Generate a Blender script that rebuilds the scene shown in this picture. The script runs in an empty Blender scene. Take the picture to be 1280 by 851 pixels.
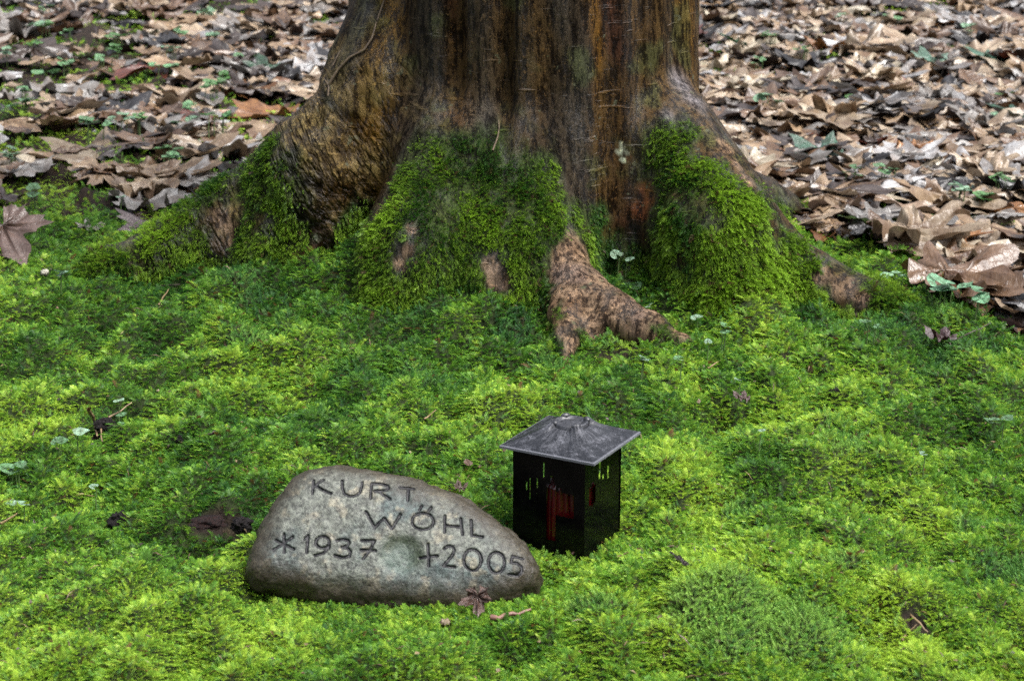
import bpy, bmesh, math, random
import numpy as np
from mathutils import Vector, Matrix
from mathutils.bvhtree import BVHTree

random.seed(7)
RNG = np.random.default_rng(7)
R = math.radians
scene = bpy.context.scene
COL = scene.collection

# ------------------------------------------------------------------ camera
CAM_H, PITCH, FPX, W, H = 1.15, R(17.0), 2489.0, 1280.0, 851.0
cam_d = bpy.data.cameras.new('camera')
cam = bpy.data.objects.new('camera', cam_d)
COL.objects.link(cam)
cam.location = (0, 0, CAM_H)
cam.rotation_euler = (R(90) - PITCH, 0, 0)
cam_d.sensor_width = 36.0
cam_d.lens = FPX / W * 36.0
cam_d.clip_start, cam_d.clip_end = 0.05, 500
cam_d.dof.use_dof = True
cam_d.dof.focus_distance = 3.3
cam_d.dof.aperture_fstop = 9.5
scene.camera = cam
CAMP = np.array([0, 0, CAM_H])


def ray(px, py):
    a, b = (px - W / 2) / FPX, -(py - H / 2) / FPX
    cp, sp = math.cos(PITCH), math.sin(PITCH)
    d = np.array([a, cp + b * sp, -sp + b * cp])
    return d / np.linalg.norm(d)


def at(px, py, z=0.0):
    d = ray(px, py)
    return CAMP + d * ((z - CAM_H) / d[2])


def to_px(p):
    p = np.asarray(p, float) - CAMP
    cp, sp = math.cos(PITCH), math.sin(PITCH)
    f = p[..., 1] * cp - p[..., 2] * sp
    u = p[..., 1] * sp + p[..., 2] * cp
    return W / 2 + FPX * p[..., 0] / f, H / 2 - FPX * u / f, f


# ------------------------------------------------------------------ noise
def _h(i, j, k, s):
    n = (i.astype(np.int64) * 374761393 + j.astype(np.int64) * 668265263 + k.astype(np.int64) * 1274126177 + s * 974634777) & 0xffffffff
    n = ((n ^ (n >> 13)) * 1103515245) & 0xffffffff
    n = ((n ^ (n >> 15)) * 2246822519) & 0xffffffff
    return ((n ^ (n >> 16)) & 0xffffff) / float(0xffffff)


def vn3(x, y, z, s=0):
    x, y, z = np.broadcast_arrays(np.asarray(x, float), np.asarray(y, float), np.asarray(z, float))
    i, j, k = np.floor(x), np.floor(y), np.floor(z)
    u, v, w = x - i, y - j, z - k
    u, v, w = u * u * (3 - 2 * u), v * v * (3 - 2 * v), w * w * (3 - 2 * w)
    def c(a, b, d): return _h(i + a, j + b, k + d, s)
    x00 = c(0, 0, 0) * (1 - u) + c(1, 0, 0) * u
    x10 = c(0, 1, 0) * (1 - u) + c(1, 1, 0) * u
    x01 = c(0, 0, 1) * (1 - u) + c(1, 0, 1) * u
    x11 = c(0, 1, 1) * (1 - u) + c(1, 1, 1) * u
    return ((x00 * (1 - v) + x10 * v) * (1 - w) + (x01 * (1 - v) + x11 * v) * w) * 2 - 1


def fbm(x, y, z, s=0, o=3):
    t, a, f = 0, 0.5, 1.0
    for q in range(o):
        t = t + a * vn3(np.asarray(x) * f, np.asarray(y) * f, np.asarray(z) * f, s + q * 17)
        a *= .5
        f *= 2.03
    return t


def sstep(a, b, x):
    t = np.clip((x - a) / (b - a), 0, 1)
    return t * t * (3 - 2 * t)


# ------------------------------------------------------------------ mesh helpers
def mesh_np(name, v, f):
    """v (N,3), f (M,k) equal sized polygons"""
    v = np.asarray(v, np.float32)
    f = np.asarray(f, np.int32)
    m = bpy.data.meshes.new(name)
    k = f.shape[1]
    m.vertices.add(len(v))
    m.vertices.foreach_set('co', v.ravel())
    m.loops.add(f.size)
    m.loops.foreach_set('vertex_index', f.ravel())
    m.polygons.add(len(f))
    m.polygons.foreach_set('loop_start', np.arange(0, f.size, k, dtype=np.int32))
    m.update(calc_edges=True)
    m.validate()
    m.polygons.foreach_set('use_smooth', np.ones(len(m.polygons), bool))
    return m


def attr(m, name, typ, data, dom='POINT'):
    a = m.attributes.new(name, typ, dom)
    key = {'FLOAT': 'value', 'INT': 'value', 'FLOAT_VECTOR': 'vector', 'FLOAT_COLOR': 'color'}[typ]
    a.data.foreach_set(key, np.ascontiguousarray(data, np.int32 if typ == 'INT' else np.float32).ravel())


def col4(c):
    c = np.asarray(c, np.float32)
    return np.concatenate([c, np.ones(c.shape[:-1] + (1,), np.float32)], -1)


def link(name, mesh, mat=None, parent=None):
    o = bpy.data.objects.new(name, mesh)
    COL.objects.link(o)
    if mat is not None:
        if len(mesh.materials) == 0:
            mesh.materials.append(mat)
    if parent is not None:
        o.parent = parent
    return o


def empty(name, loc, rz=0.0):
    o = bpy.data.objects.new(name, None)
    COL.objects.link(o)
    o.location = loc
    o.rotation_euler = (0, 0, rz)
    o.empty_display_size = .05
    return o


def tag(o, label=None, cat=None, group=None, kind=None):
    if label: o['label'] = label
    if cat: o['category'] = cat
    if group: o['group'] = group
    if kind: o['kind'] = kind
    return o


def surface_nets(F, xs, ys, zs):
    ins = F < 0
    nx, ny, nz = F.shape
    c = np.zeros((nx - 1, ny - 1, nz - 1), np.uint8)
    for a in (0, 1):
        for b in (0, 1):
            for d in (0, 1):
                c += ins[a:nx - 1 + a, b:ny - 1 + b, d:nz - 1 + d]
    act = (c > 0) & (c < 8)
    I = np.argwhere(act)
    idx = -np.ones(act.shape, np.int64)
    idx[act] = np.arange(len(I))
    pos = np.zeros((len(I), 3))
    cnt = np.zeros(len(I))
    i, j, k = I.T
    corners = [(a, b, d) for a in (0, 1) for b in (0, 1) for d in (0, 1)]
    val = {q: F[i + q[0], j + q[1], k + q[2]] for q in corners}
    for q in corners:
        for ax in range(3):
            if q[ax] == 0:
                r = list(q); r[ax] = 1; r = tuple(r)
                f0, f1 = val[q], val[r]
                m = (f0 < 0) != (f1 < 0)
                t = f0[m] / (f0[m] - f1[m])
                p = np.tile(np.array(q, float), (m.sum(), 1))
                p[:, ax] = t
                pos[m] += p
                cnt[m] += 1
    pos = pos / cnt[:, None] + I
    V = np.stack([np.interp(pos[:, 0], np.arange(nx), xs), np.interp(pos[:, 1], np.arange(ny), ys), np.interp(pos[:, 2], np.arange(nz), zs)], 1)
    faces = []
    for ax in range(3):
        o1, o2 = (ax + 1) % 3, (ax + 2) % 3
        s0 = [slice(None)] * 3; s1 = [slice(None)] * 3
        s0[ax] = slice(0, -1); s1[ax] = slice(1, None)
        ch = ins[tuple(s0)] != ins[tuple(s1)]
        E = np.argwhere(ch)
        n = F.shape
        ok = (E[:, o1] > 0) & (E[:, o1] < n[o1] - 1) & (E[:, o2] > 0) & (E[:, o2] < n[o2] - 1)
        E = E[ok]
        q = []
        for (d1, d2) in ((-1, -1), (0, -1), (0, 0), (-1, 0)):
            e = E.copy(); e[:, o1] += d1; e[:, o2] += d2
            q.append(idx[e[:, 0], e[:, 1], e[:, 2]])
        q = np.stack(q, 1)
        flip = ~ins[E[:, 0], E[:, 1], E[:, 2]]
        q[flip] = q[flip][:, ::-1]
        faces.append(q)
    return V, np.concatenate(faces)


def vnormals(V, Fq):
    n = np.cross(V[Fq[:, 2]] - V[Fq[:, 0]], V[Fq[:, 3]] - V[Fq[:, 1]])
    N = np.zeros_like(V)
    for q in range(4):
        np.add.at(N, Fq[:, q], n)
    return N / np.maximum(np.linalg.norm(N, axis=1, keepdims=True), 1e-12)


def tube(pts, rads, n=8):
    """tapered bent tube; returns verts, quads"""
    pts = np.asarray(pts, float)
    V, Fq = [], []
    m = len(pts)
    for a in range(m):
        t = pts[min(a + 1, m - 1)] - pts[max(a - 1, 0)]
        t = t / (np.linalg.norm(t) + 1e-9)
        up = np.array([0, 0, 1.0]) if abs(t[2]) < .9 else np.array([1.0, 0, 0])
        s = np.cross(t, up); s /= np.linalg.norm(s)
        b = np.cross(s, t)
        for c in range(n):
            an = 2 * math.pi * c / n
            V.append(pts[a] + rads[a] * (math.cos(an) * s + math.sin(an) * b))
    for a in range(m - 1):
        for c in range(n):
            d = (c + 1) % n
            Fq.append((a * n + c, a * n + d, (a + 1) * n + d, (a + 1) * n + c))
    return np.array(V), np.array(Fq)


# ------------------------------------------------------------------ materials
def new_mat(name):
    m = bpy.data.materials.new(name)
    m.use_nodes = True
    nt = m.node_tree
    b = nt.nodes['Principled BSDF']
    return m, nt, b


def N(nt, typ, **kw):
    n = nt.nodes.new(typ)
    for k, v in kw.items():
        setattr(n, k, v)
    return n


def noise(nt, vec, scale, detail=4, rough=.55):
    n = N(nt, 'ShaderNodeTexNoise')
    n.inputs['Scale'].default_value = scale
    n.inputs['Detail'].default_value = detail
    n.inputs['Roughness'].default_value = rough
    if vec is not None:
        nt.links.new(vec, n.inputs['Vector'])
    return n.outputs['Fac']


def mapping(nt, vec, scale):
    n = N(nt, 'ShaderNodeMapping')
    n.inputs['Scale'].default_value = scale
    nt.links.new(vec, n.inputs['Vector'])
    return n.outputs['Vector']


def ramp(nt, fac, stops):
    n = N(nt, 'ShaderNodeValToRGB')
    e = n.color_ramp.elements
    while len(e) < len(stops):
        e.new(.5)
    for q, (p, c) in zip(e, stops):
        q.position = p
        q.color = (c, c, c, 1) if not isinstance(c, tuple) else c + (1,)
    nt.links.new(fac, n.inputs['Fac'])
    return n.outputs['Color']


def mix(nt, fac, a, b, mode='MIX'):
    n = N(nt, 'ShaderNodeMix', data_type='RGBA', blend_type=mode)
    for s, v in ((0, fac), (6, a), (7, b)):
        if isinstance(v, (int, float)):
            n.inputs[s].default_value = v if s == 0 else (v, v, v, 1)
        elif isinstance(v, tuple):
            n.inputs[s].default_value = v + (1,)
        else:
            nt.links.new(v, n.inputs[s])
    return n.outputs[2]


def bump(nt, b, h, strength, dist):
    n = N(nt, 'ShaderNodeBump')
    n.inputs['Strength'].default_value = strength
    n.inputs['Distance'].default_value = dist
    nt.links.new(h, n.inputs['Height'])
    nt.links.new(n.outputs['Normal'], b.inputs['Normal'])
    return n


def add_h(nt, a, b, ka=1.0, kb=1.0):
    m1 = N(nt, 'ShaderNodeMath', operation='MULTIPLY'); m1.inputs[1].default_value = ka
    m2 = N(nt, 'ShaderNodeMath', operation='MULTIPLY_ADD'); m2.inputs[1].default_value = kb
    nt.links.new(a, m1.inputs[0]); nt.links.new(b, m2.inputs[0]); nt.links.new(m1.outputs[0], m2.inputs[2])
    return m2.outputs[0]


def objco(nt):
    return N(nt, 'ShaderNodeTexCoord').outputs['Object']


def mat_moss(name, trans=.35, rough=.5):
    m, nt, b = new_mat(name)
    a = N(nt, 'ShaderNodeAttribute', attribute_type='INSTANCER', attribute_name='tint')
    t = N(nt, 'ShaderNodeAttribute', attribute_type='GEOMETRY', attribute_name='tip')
    c = mix(nt, t.outputs['Fac'], mix(nt, 1.0, a.outputs['Color'], (.26, .20, .30), 'MULTIPLY'), a.outputs['Color'])  # older bases darker, also painting in the shade between sprigs
    nt.links.new(c, b.inputs['Base Color'])
    b.inputs['Roughness'].default_value = rough
    b.inputs['Specular IOR Level'].default_value = .35
    tr = N(nt, 'ShaderNodeBsdfTranslucent')
    nt.links.new(c, tr.inputs['Color'])
    mx = N(nt, 'ShaderNodeMixShader')
    mx.inputs[0].default_value = trans
    nt.links.new(b.outputs[0], mx.inputs[1]); nt.links.new(tr.outputs[0], mx.inputs[2])
    nt.links.new(mx.outputs[0], nt.nodes['Material Output'].inputs['Surface'])
    return m


def mat_leaf(name, source, trans=.12, rough=.42):
    """source: 'object' uses the object's own colour, else a colour attribute"""
    m, nt, b = new_mat(name)
    if source == 'object':
        base = N(nt, 'ShaderNodeObjectInfo').outputs['Color']
        rnd = N(nt, 'ShaderNodeObjectInfo').outputs['Random']
    else:
        base = N(nt, 'ShaderNodeAttribute', attribute_name=source).outputs['Color']
        rnd = None
    uv = N(nt, 'ShaderNodeAttribute', attribute_name='leafuv').outputs['Vector']
    n1 = noise(nt, uv, 3.5, 5, .6)
    n2 = noise(nt, uv, 17, 4, .6)
    c = mix(nt, ramp(nt, n1, [(.38, 0.0), (.64, 1.0)]), base, mix(nt, 1.0, base, (.42, .33, .27), 'MULTIPLY'))
    c = mix(nt, ramp(nt, n2, [(.58, 0.0), (.72, .7)]), c, mix(nt, 1.0, base, (.40, .33, .28), 'MULTIPLY'))
    v = N(nt, 'ShaderNodeAttribute', attribute_name='vein').outputs['Fac']
    c = mix(nt, v, c, mix(nt, 1.0, base, (.55, .48, .42), 'MULTIPLY'))
    nt.links.new(c, b.inputs['Base Color'])
    nt.links.new(ramp(nt, n1, [(.3, rough - .18), (.7, rough + .12)]), b.inputs['Roughness'])
    b.inputs['Specular IOR Level'].default_value = .6
    bump(nt, b, add_h(nt, n2, v, .7, -1.2), .7, .006)
    tr = N(nt, 'ShaderNodeBsdfTranslucent')
    nt.links.new(c, tr.inputs['Color'])
    mx = N(nt, 'ShaderNodeMixShader')
    mx.inputs[0].default_value = trans
    nt.links.new(b.outputs[0], mx.inputs[1]); nt.links.new(tr.outputs[0], mx.inputs[2])
    nt.links.new(mx.outputs[0], nt.nodes['Material Output'].inputs['Surface'])
    return m


def mat_plain(name, c, rough=.5, c2=None, scale=60, bstr=.3, bd=.002, spec=.5):
    m, nt, b = new_mat(name)
    oc = objco(nt)
    n1 = noise(nt, oc, scale, 5, .6)
    c2 = c2 or tuple(q * .5 for q in c)
    nt.links.new(mix(nt, ramp(nt, n1, [(.38, 0.0), (.66, 1.0)]), c, c2), b.inputs['Base Color'])
    b.inputs['Roughness'].default_value = rough
    b.inputs['Specular IOR Level'].default_value = spec
    bump(nt, b, noise(nt, oc, scale * 2.5, 4), bstr, bd)
    return m


M_MOSS = mat_moss('feather_moss', .42)
M_DARKMOSS = mat_moss('dark_moss', .25, .55)
M_LEAF = mat_leaf('dead_leaf', 'object', .12, .36)
M_LITTER = mat_leaf('litter_leaf', 'tint', .12, .36)
M_GREEN = mat_leaf('green_leaf', 'object', .2, .4)
M_TWIG = mat_plain('twig_wood', (.06, .042, .032), .6, (.02, .014, .011), 90)
M_STRAW = mat_plain('dry_straw', (.21, .15, .08), .55, (.12, .07, .035), 90)
M_SOILCLOD = mat_plain('wet_soil_clod', (.012, .009, .009), .6, (.005, .0035, .0035), 130, 1.0, .010, .2)

# ------------------------------------------------------------------ ground height
TREE_C = np.array([.018, 4.36])
BUMPS = []
def bmp(px, py, amp, rx, ry=None):
    p = at(px, py)
    BUMPS.append((p[0], p[1], amp, rx, ry or rx))
bmp(150, 800, .030, .26, .20)
bmp(870, 790, .040, .26, .14)
bmp(1010, 760, .022, .16, .12)
bmp(866, 448, .010, .05, .04)
bmp(712, 452, -.014, .035, .05)
bmp(655, 765, .022, .035, .03)
bmp(770, 720, .022, .06, .05)
bmp(700, 728, -.020, .05, .05)
bmp(255, 668, -.035, .10, .06)
bmp(1190, 690, .026, .18, .10)
bmp(1060, 800, -.022, .12, .08)
bmp(900, 660, -.012, .10, .10)
bmp(960, 590, .022, .18, .14)
bmp(1150, 560, .020, .20, .16)
bmp(500, 520, .018, .16, .12)
bmp(300, 560, .018, .16, .14)
bmp(100, 610, -.016, .14, .12)
bmp(60, 500, .022, .22, .2)
bmp(450, 375, .045, .17, .12)
bmp(300, 440, .020, .14, .12)
bmp(560, 420, .030, .16, .10)
bmp(900, 390, .020, .18, .10)
bmp(1170, 385, .030, .12, .12)
bmp(800, 500, .014, .16, .14)
bmp(760, 420, -.015, .06, .05)
bmp(60, 345, .03, .22, .2)
LX, LY = .1055, 2.69          # lantern's front corner
FLAT = [(.08, 2.75, .11, -.012), (-.14, 2.50, .10, -.001), (-.26, 2.50, .10, -.003), (-.03, 2.50, .09, .001)]


def ground(x, y, fine=True):
    x = np.asarray(x, float); y = np.asarray(y, float)
    h = .024 * fbm(x * 3.1, y * 3.1, 0 * x, 3, 2) + .044 * fbm(x * 8.5, y * 5.2, 0 * x, 11, 2)
    if fine:
        h = h + .042 * fbm(x * 21, y * 14, 0 * x, 23, 2)
    d = np.hypot((x - TREE_C[0]) / 1.15, y - TREE_C[1]) - .42
    h = h + .070 * np.exp(-np.clip(d, 0, 9) / .17)
    for (bx, by, a, rx, ry) in BUMPS:
        h = h + a * np.exp(-((x - bx) / rx) ** 2 - ((y - by) / ry) ** 2)
    for (fx, fy, r, fz) in FLAT:
        q = np.exp(-(((x - fx) ** 2 + (y - fy) ** 2) / r ** 2) ** 2)
        h = h * (1 - q) + fz * q
    return h


# moss covers the ground in front of this line (litter beyond it)
EDGE = np.array([(-6, 5.0), (-1.6, 4.95), (-1.1, 4.78), (-.8, 4.85), (-.55, 4.95), (0, 5.1), (.45, 4.85), (.66, 4.62), (.80, 4.48), (.92, 4.24), (.97, 3.95), (1.03, 3.66), (1.15, 3.4), (1.5, 3.0), (6, 1.5)])
def moss_edge(x, y):
    """>0 on the moss side, metres-ish"""
    return np.interp(x, EDGE[:, 0], EDGE[:, 1]) - y + .16 * fbm(np.asarray(x) * 5, np.asarray(y) * 5, 0 * np.asarray(x), 41, 3)


BARE = []                     # bare wet soil showing between the moss
for (px, py, rx, ry) in ((268, 652, .055, .026), (300, 660, .03, .02), (122, 533, .035, .05), (235, 553, .045, .035), (205, 552, .03, .03), (1045, 492, .035, .03), (985, 452, .03, .03), (1150, 795, .03, .03), (1075, 760, .02, .02), (760, 300, .02, .02), (690, 742, .03, .03), (925, 500, .02, .02), (50, 545, .02, .03), (90, 690, .02, .03), (690, 745, .02, .03), (735, 770, .02, .02), (1020, 700, .02, .02), (388, 335, .06, .08), (706, 418, .035, .06), (716, 445, .03, .04), (775, 447, .05, .025)):
    p = at(px, py)
    BARE.append((p[0], p[1], rx, ry))


def bare(x, y):
    b = np.zeros_like(np.asarray(x, float))
    w = .7 * fbm(x * 34, y * 30, 0 * x, 77, 2)
    for (bx, by, rx, ry) in BARE:
        b = np.maximum(b, 1.0 - np.hypot((x - bx) / rx, (y - by) / ry) + w)
    return b


# ------------------------------------------------------------------ ground sheet
def grid_axis(lo, hi, step, far_lo, far_hi, g=1.22):
    c = list(np.arange(lo, hi + 1e-6, step))
    s, x = step, hi
    up = []
    while x < far_hi:
        s *= g; x += s; up.append(x)
    s, x = step, lo
    dn = []
    while x > far_lo:
        s *= g; x -= s; dn.append(x)
    return np.array(dn[::-1] + c + up)


gx = grid_axis(-1.7, 1.7, .011, -120, 120)
gy = grid_axis(1.9, 5.4, .011, -60, 200)
GX, GY = np.meshgrid(gx, gy, indexing='ij')
GZ = ground(GX, GY)
GZ -= .02 * np.clip(bare(GX, GY), 0, 1) * 0.6
nxg, nyg = GX.shape
ii, jj = np.meshgrid(np.arange(nxg - 1), np.arange(nyg - 1), indexing='ij')
a0 = (ii * nyg + jj).ravel()
mossy = sstep(-.02, .08, moss_edge(GX, GY)) * (1 - sstep(.1, .5, bare(GX, GY)))
gm = mesh_np('ground', np.stack([GX.ravel(), GY.ravel(), GZ.ravel()], 1), np.stack([a0, a0 + nyg, a0 + nyg + 1, a0 + 1], 1))
attr(gm, 'mossy', 'FLOAT', mossy.ravel())
m, nt, b = new_mat('forest_soil')
oc = objco(nt)
n1 = noise(nt, oc, 14, 6, .65)
n2 = noise(nt, oc, 90, 5, .65)
c = mix(nt, ramp(nt, n1, [(.35, 0.0), (.7, 1.0)]), (.010, .007, .005), (.022, .014, .009))
c = mix(nt, ramp(nt, n2, [(.55, 0.0), (.75, .8)]), c, (.040, .022, .014))
mo_ = N(nt, 'ShaderNodeAttribute', attribute_name='mossy').outputs['Fac']
c = mix(nt, mo_, c, mix(nt, ramp(nt, n2, [(.4, 0.0), (.65, 1.0)]), (.010, .016, .004), (.022, .034, .008)))      # old dead moss below the green tips
nt.links.new(c, b.inputs['Base Color'])
b.inputs['Roughness'].default_value = .8
b.inputs['Specular IOR Level'].default_value = .15
bump(nt, b, add_h(nt, n1, n2, .6, .5), .9, .02)
tag(link('ground', gm, m), 'dark damp woodland soil under the moss and dead leaves', 'ground', kind='structure')

# ------------------------------------------------------------------ beech tree (roots, flutes and hollow from one distance field)
def sm_min(a, b, k):
    h = np.clip(.5 + .5 * (b - a) / k, 0, 1)
    return b * (1 - h) + a * h - k * h * (1 - h)


def sm_max(a, b, k):
    return -sm_min(-a, -b, k)


def cone_seg(X, Y, Z, p, q, r0, r1):
    p, q = np.array(p), np.array(q)
    d = q - p
    t = np.clip(((X - p[0]) * d[0] + (Y - p[1]) * d[1] + (Z - p[2]) * d[2]) / d.dot(d), 0, 1)
    return np.sqrt((X - p[0] - t * d[0]) ** 2 + (Y - p[1] - t * d[1]) ** 2 + (Z - p[2] - t * d[2]) ** 2) - (r0 + t * (r1 - r0))


tx = np.arange(-1.12, 1.12, .0085)
ty = np.arange(3.46, 5.06, .0085)
tz = np.concatenate([np.arange(-.10, .82, .0085), .82 + np.cumsum(.012 * 1.11 ** np.arange(33))])
X, Y, Z = np.meshgrid(tx.astype(np.float32), ty.astype(np.float32), tz.astype(np.float32), indexing='ij', sparse=True)
dx, dy = X - TREE_C[0], Y - TREE_C[1]
rho = np.hypot(dx, dy)
phi = np.degrees(np.arctan2(dx, -dy))            # 0 faces the camera, + to the right
rad = np.float32(.362) + .012 * np.sin(np.radians(phi * 3 + 40))
for (p0, dep, wd) in ((-49, .038, 7), (-22, .026, 4.5), (-5, .032, 2.8), (8, .005, 3), (28, .016, 5), (40, .008, 3), (61, .020, 6), (-80, .008, 9), (130, .03, 12), (-130, .03, 12), (180, .03, 12)):
    dd = (phi - p0 + 180) % 360 - 180
    rad = rad - dep * np.exp(-(dd / wd) ** 2)
rad = rad + .034 * np.exp(-((phi - 88) / 34) ** 2)
rz = rad + .05 * np.exp(-(Z / .22)) - .012 * np.clip(Z - .8, 0, 4)
F = rho - rz
F = F.astype(np.float32)
ROOTS = {
    'left': [((-.16, 4.30, .66), .10), ((-.255, 4.24, .44), .12), ((-.40, 4.20, .24), .12), ((-.485, 4.19, .05), .12)],
    'left_spread': [((-.47, 4.25, .22), .09), ((-.60, 4.27, .12), .085), ((-.72, 4.25, .055), .07), ((-.86, 4.20, .01), .055), ((-1.02, 4.13, -.05), .045)],
    'left_back': [((-.4, 4.45, .2), .1), ((-.6, 4.62, .04), .07), ((-.85, 4.78, -.05), .05)],
    'front_left': [((-.12, 4.08, .30), .12), ((-.16, 3.98, .12), .135), ((-.22, 3.93, -.04), .13)],
    'front': [((.03, 4.07, .30), .11), ((.02, 3.97, .12), .12), ((.0, 3.90, -.03), .12)],
    'bare': [((.07, 4.00, .20), .06), ((.095, 3.91, .13), .044), ((.135, 3.83, .083), .046), ((.198, 3.750, .054), .044), ((.268, 3.698, .036), .030), ((.325, 3.665, .017), .018), ((.385, 3.635, -.014), .006)],
    'fork': [((.125, 3.84, .07), .040), ((.112, 3.76, .052), .037), ((.106, 3.69, .032), .026), ((.10, 3.61, -.01), .008)],
    'web': [((.125, 3.82, .06), .045), ((.145, 3.74, .022), .034), ((.165, 3.69, -.02), .02)],
    'right': [((.22, 4.26, .46), .07), ((.345, 4.19, .315), .08), ((.415, 4.13, .225), .078), ((.52, 4.07, .105), .07), ((.63, 4.02, .035), .056), ((.735, 3.97, .006), .045), ((.88, 3.92, -.05), .04)],
    'right_front': [((.33, 4.12, .33), .09), ((.41, 4.02, .17), .115), ((.45, 3.95, -.02), .12)],
    'right_back': [((.36, 4.5, .2), .1), ((.6, 4.7, .03), .07), ((.8, 4.85, -.05), .05)],
}
for nm, ch in ROOTS.items():
    kk = .028 if nm in ('bare', 'fork', 'web') else .075
    for (p, r0), (q, r1) in zip(ch[:-1], ch[1:]):
        F = sm_min(F, cone_seg(X, Y, Z, p, q, r0, r1).astype(np.float32), np.float32(kk))
# hollows: the dark cavity under the left buttress and the cleft left of the right buttress
F = sm_max(F, -cone_seg(X, Y, Z, (-.345, 3.98, .02), (-.36, 4.02, .15), .085, .04), .03)
F = sm_max(F, -cone_seg(X, Y, Z, (.235, 3.90, .0), (.275, 4.0, .30), .05, .015), .05)
# folds of bark
F = F.astype(np.float32)
TV, TF = surface_nets(F, tx, ty, tz)
del F, X, Y, Z
TN = vnormals(TV, TF)
x, y, z = TV.T
low = 1 - sstep(.2, .9, z)
an = np.degrees(np.arctan2(x - TREE_C[0], -(y - TREE_C[1])))
rough_left = np.exp(-((an + 62) / 24) ** 2) * (1 - sstep(.40, .58, z))          # cracked, wrinkled left buttress
disp = .0035 * fbm(an * .10, z * 1.6, 0 * z, 6, 3) * sstep(.05, .2, z) + .006 * fbm(x * 9, y * 9, z * 4, 5, 3) + low * .006 * fbm(x * 22, y * 22, z * 14, 9, 3)
q1 = z * .82 + x * .52; q2 = -z * .5 + x * .8 + y * .3
wob = fbm(x * 12, y * 12, z * 12, 71, 2)
wr = 1 - 3.0 * np.abs(vn3(q1 * 44 + 2.5 * wob, q2 * 8, y * 9, 73))
crk = 1 - 7 * np.abs(fbm(q1 * 7, q2 * 16, y * 9, 75, 2))
disp += rough_left * (.0022 * np.clip(wr, -1, 1) - .005 * np.clip(crk, 0, 1) + .016 * fbm(x * 24, y * 24, z * 15, 31, 3))
disp += .0045 * fbm(x * 40, y * 40, z * 40, 131, 3) * (1 - sstep(.14, .24, z))
disp += .0007 * np.sin(an * 1.35 + 3 * vn3(x * 6, y * 6, z * 3, 8)) * sstep(.1, .3, z)
TV = TV + TN * disp[:, None]
TN = vnormals(TV, TF)

tree_bvh = BVHTree.FromPolygons([Vector(v) for v in TV], [tuple(int(q) for q in f) for f in TF])
def on_tree(px, py):
    d = ray(px, py)
    hit, nrm, idx, dist = tree_bvh.ray_cast(Vector(CAMP), Vector(d))
    return None if hit is None else np.array(hit)


def blob_mask(blobs, V, wob=.35, seed=0, sc=16):
    """distance-like mask of world-space balls seated on the bark"""
    out = np.full(len(V), -1.0)
    w = wob * fbm(V[:, 0] * sc, V[:, 1] * sc, V[:, 2] * sc, 50 + seed, 3)
    for (px, py, r) in blobs:
        p = on_tree(px, py)
        if p is None:
            continue
        rr = r / FPX * np.linalg.norm(p - CAMP)
        d = np.linalg.norm((V - p) * np.array([1, .8, 1]), axis=1)
        out = np.maximum(out, 1.15 - d / rr + w)
    return out


MOSS_BLOBS = [(575, 178, 18), (560, 215, 45), (520, 235, 40), (510, 270, 45), (465, 300, 42), (440, 325, 30), (610, 215, 45), (655, 230, 42), (600, 270, 60), (560, 310, 50), (540, 330, 45), (690, 265, 32), (655, 290, 40), (720, 275, 26), (740, 300, 28), (750, 270, 18), (580, 350, 45), (470, 340, 36), (660, 370, 34), (760, 320, 26), (640, 330, 30), (690, 390, 18),
              (845, 190, 30), (858, 165, 20), (860, 225, 45), (900, 245, 48), (930, 270, 48), (850, 270, 42), (890, 300, 52), (955, 300, 40), (830, 310, 34), (985, 325, 30), (930, 330, 40), (1015, 335, 16), (1000, 310, 16),
              (330, 195, 26), (310, 220, 32), (345, 240, 36), (265, 235, 34), (355, 285, 28), (310, 320, 44), (225, 265, 40), (240, 310, 40), (200, 300, 40), (345, 320, 34), (380, 300, 10)]
BARE_BLOBS = [(515, 285, 9), (506, 312, 11), (498, 330, 11), (615, 335, 16), (622, 355, 18), (612, 375, 16), (278, 280, 20), (275, 305, 15), (230, 225, 8), (905, 185, 14), (920, 205, 13), (935, 225, 10)]
PINK_BLOBS = [(712, 300, 18), (715, 330, 26), (725, 360, 34), (740, 385, 40), (775, 405, 36), (810, 425, 26), (835, 438, 18), (715, 420, 30), (710, 445, 22)] + BARE_BLOBS + [(975, 325, 16), (1020, 345, 24), (1050, 365, 24), (1075, 380, 24), (400, 295, 16), (385, 315, 12), (975, 285, 8), (955, 262, 8)]
DARKRED_BLOBS = [(395, 315, 22), (808, 235, 12), (812, 255, 12), (800, 265, 14)]
mossm = blob_mask(MOSS_BLOBS, TV, .5, 1, 22)
ROOT_EXPOSED = [(705, 320, 18), (712, 345, 20), (735, 375, 30), (765, 405, 26), (745, 410, 24), (800, 422, 26), (828, 436, 22), (815, 425, 20), (712, 430, 26), (710, 448, 24), (708, 462, 16), (702, 415, 16)]
barem = blob_mask(BARE_BLOBS, TV, 1.1, 2, 50)
barem = np.maximum(barem, blob_mask(ROOT_EXPOSED + [(1025, 348, 16), (1055, 367, 18), (1078, 382, 16), (400, 300, 20), (390, 325, 24)], TV, .6, 2, 40))
pinkm = np.maximum(blob_mask(PINK_BLOBS[9:], TV, .8, 3, 40), blob_mask([(a_, b__, r_ * 1.25) for a_, b__, r_ in PINK_BLOBS[:9]], TV, .25, 13, 30))
redm = blob_mask(DARKRED_BLOBS, TV, .4, 4, 24)
zg = ground(x, y)
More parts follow.
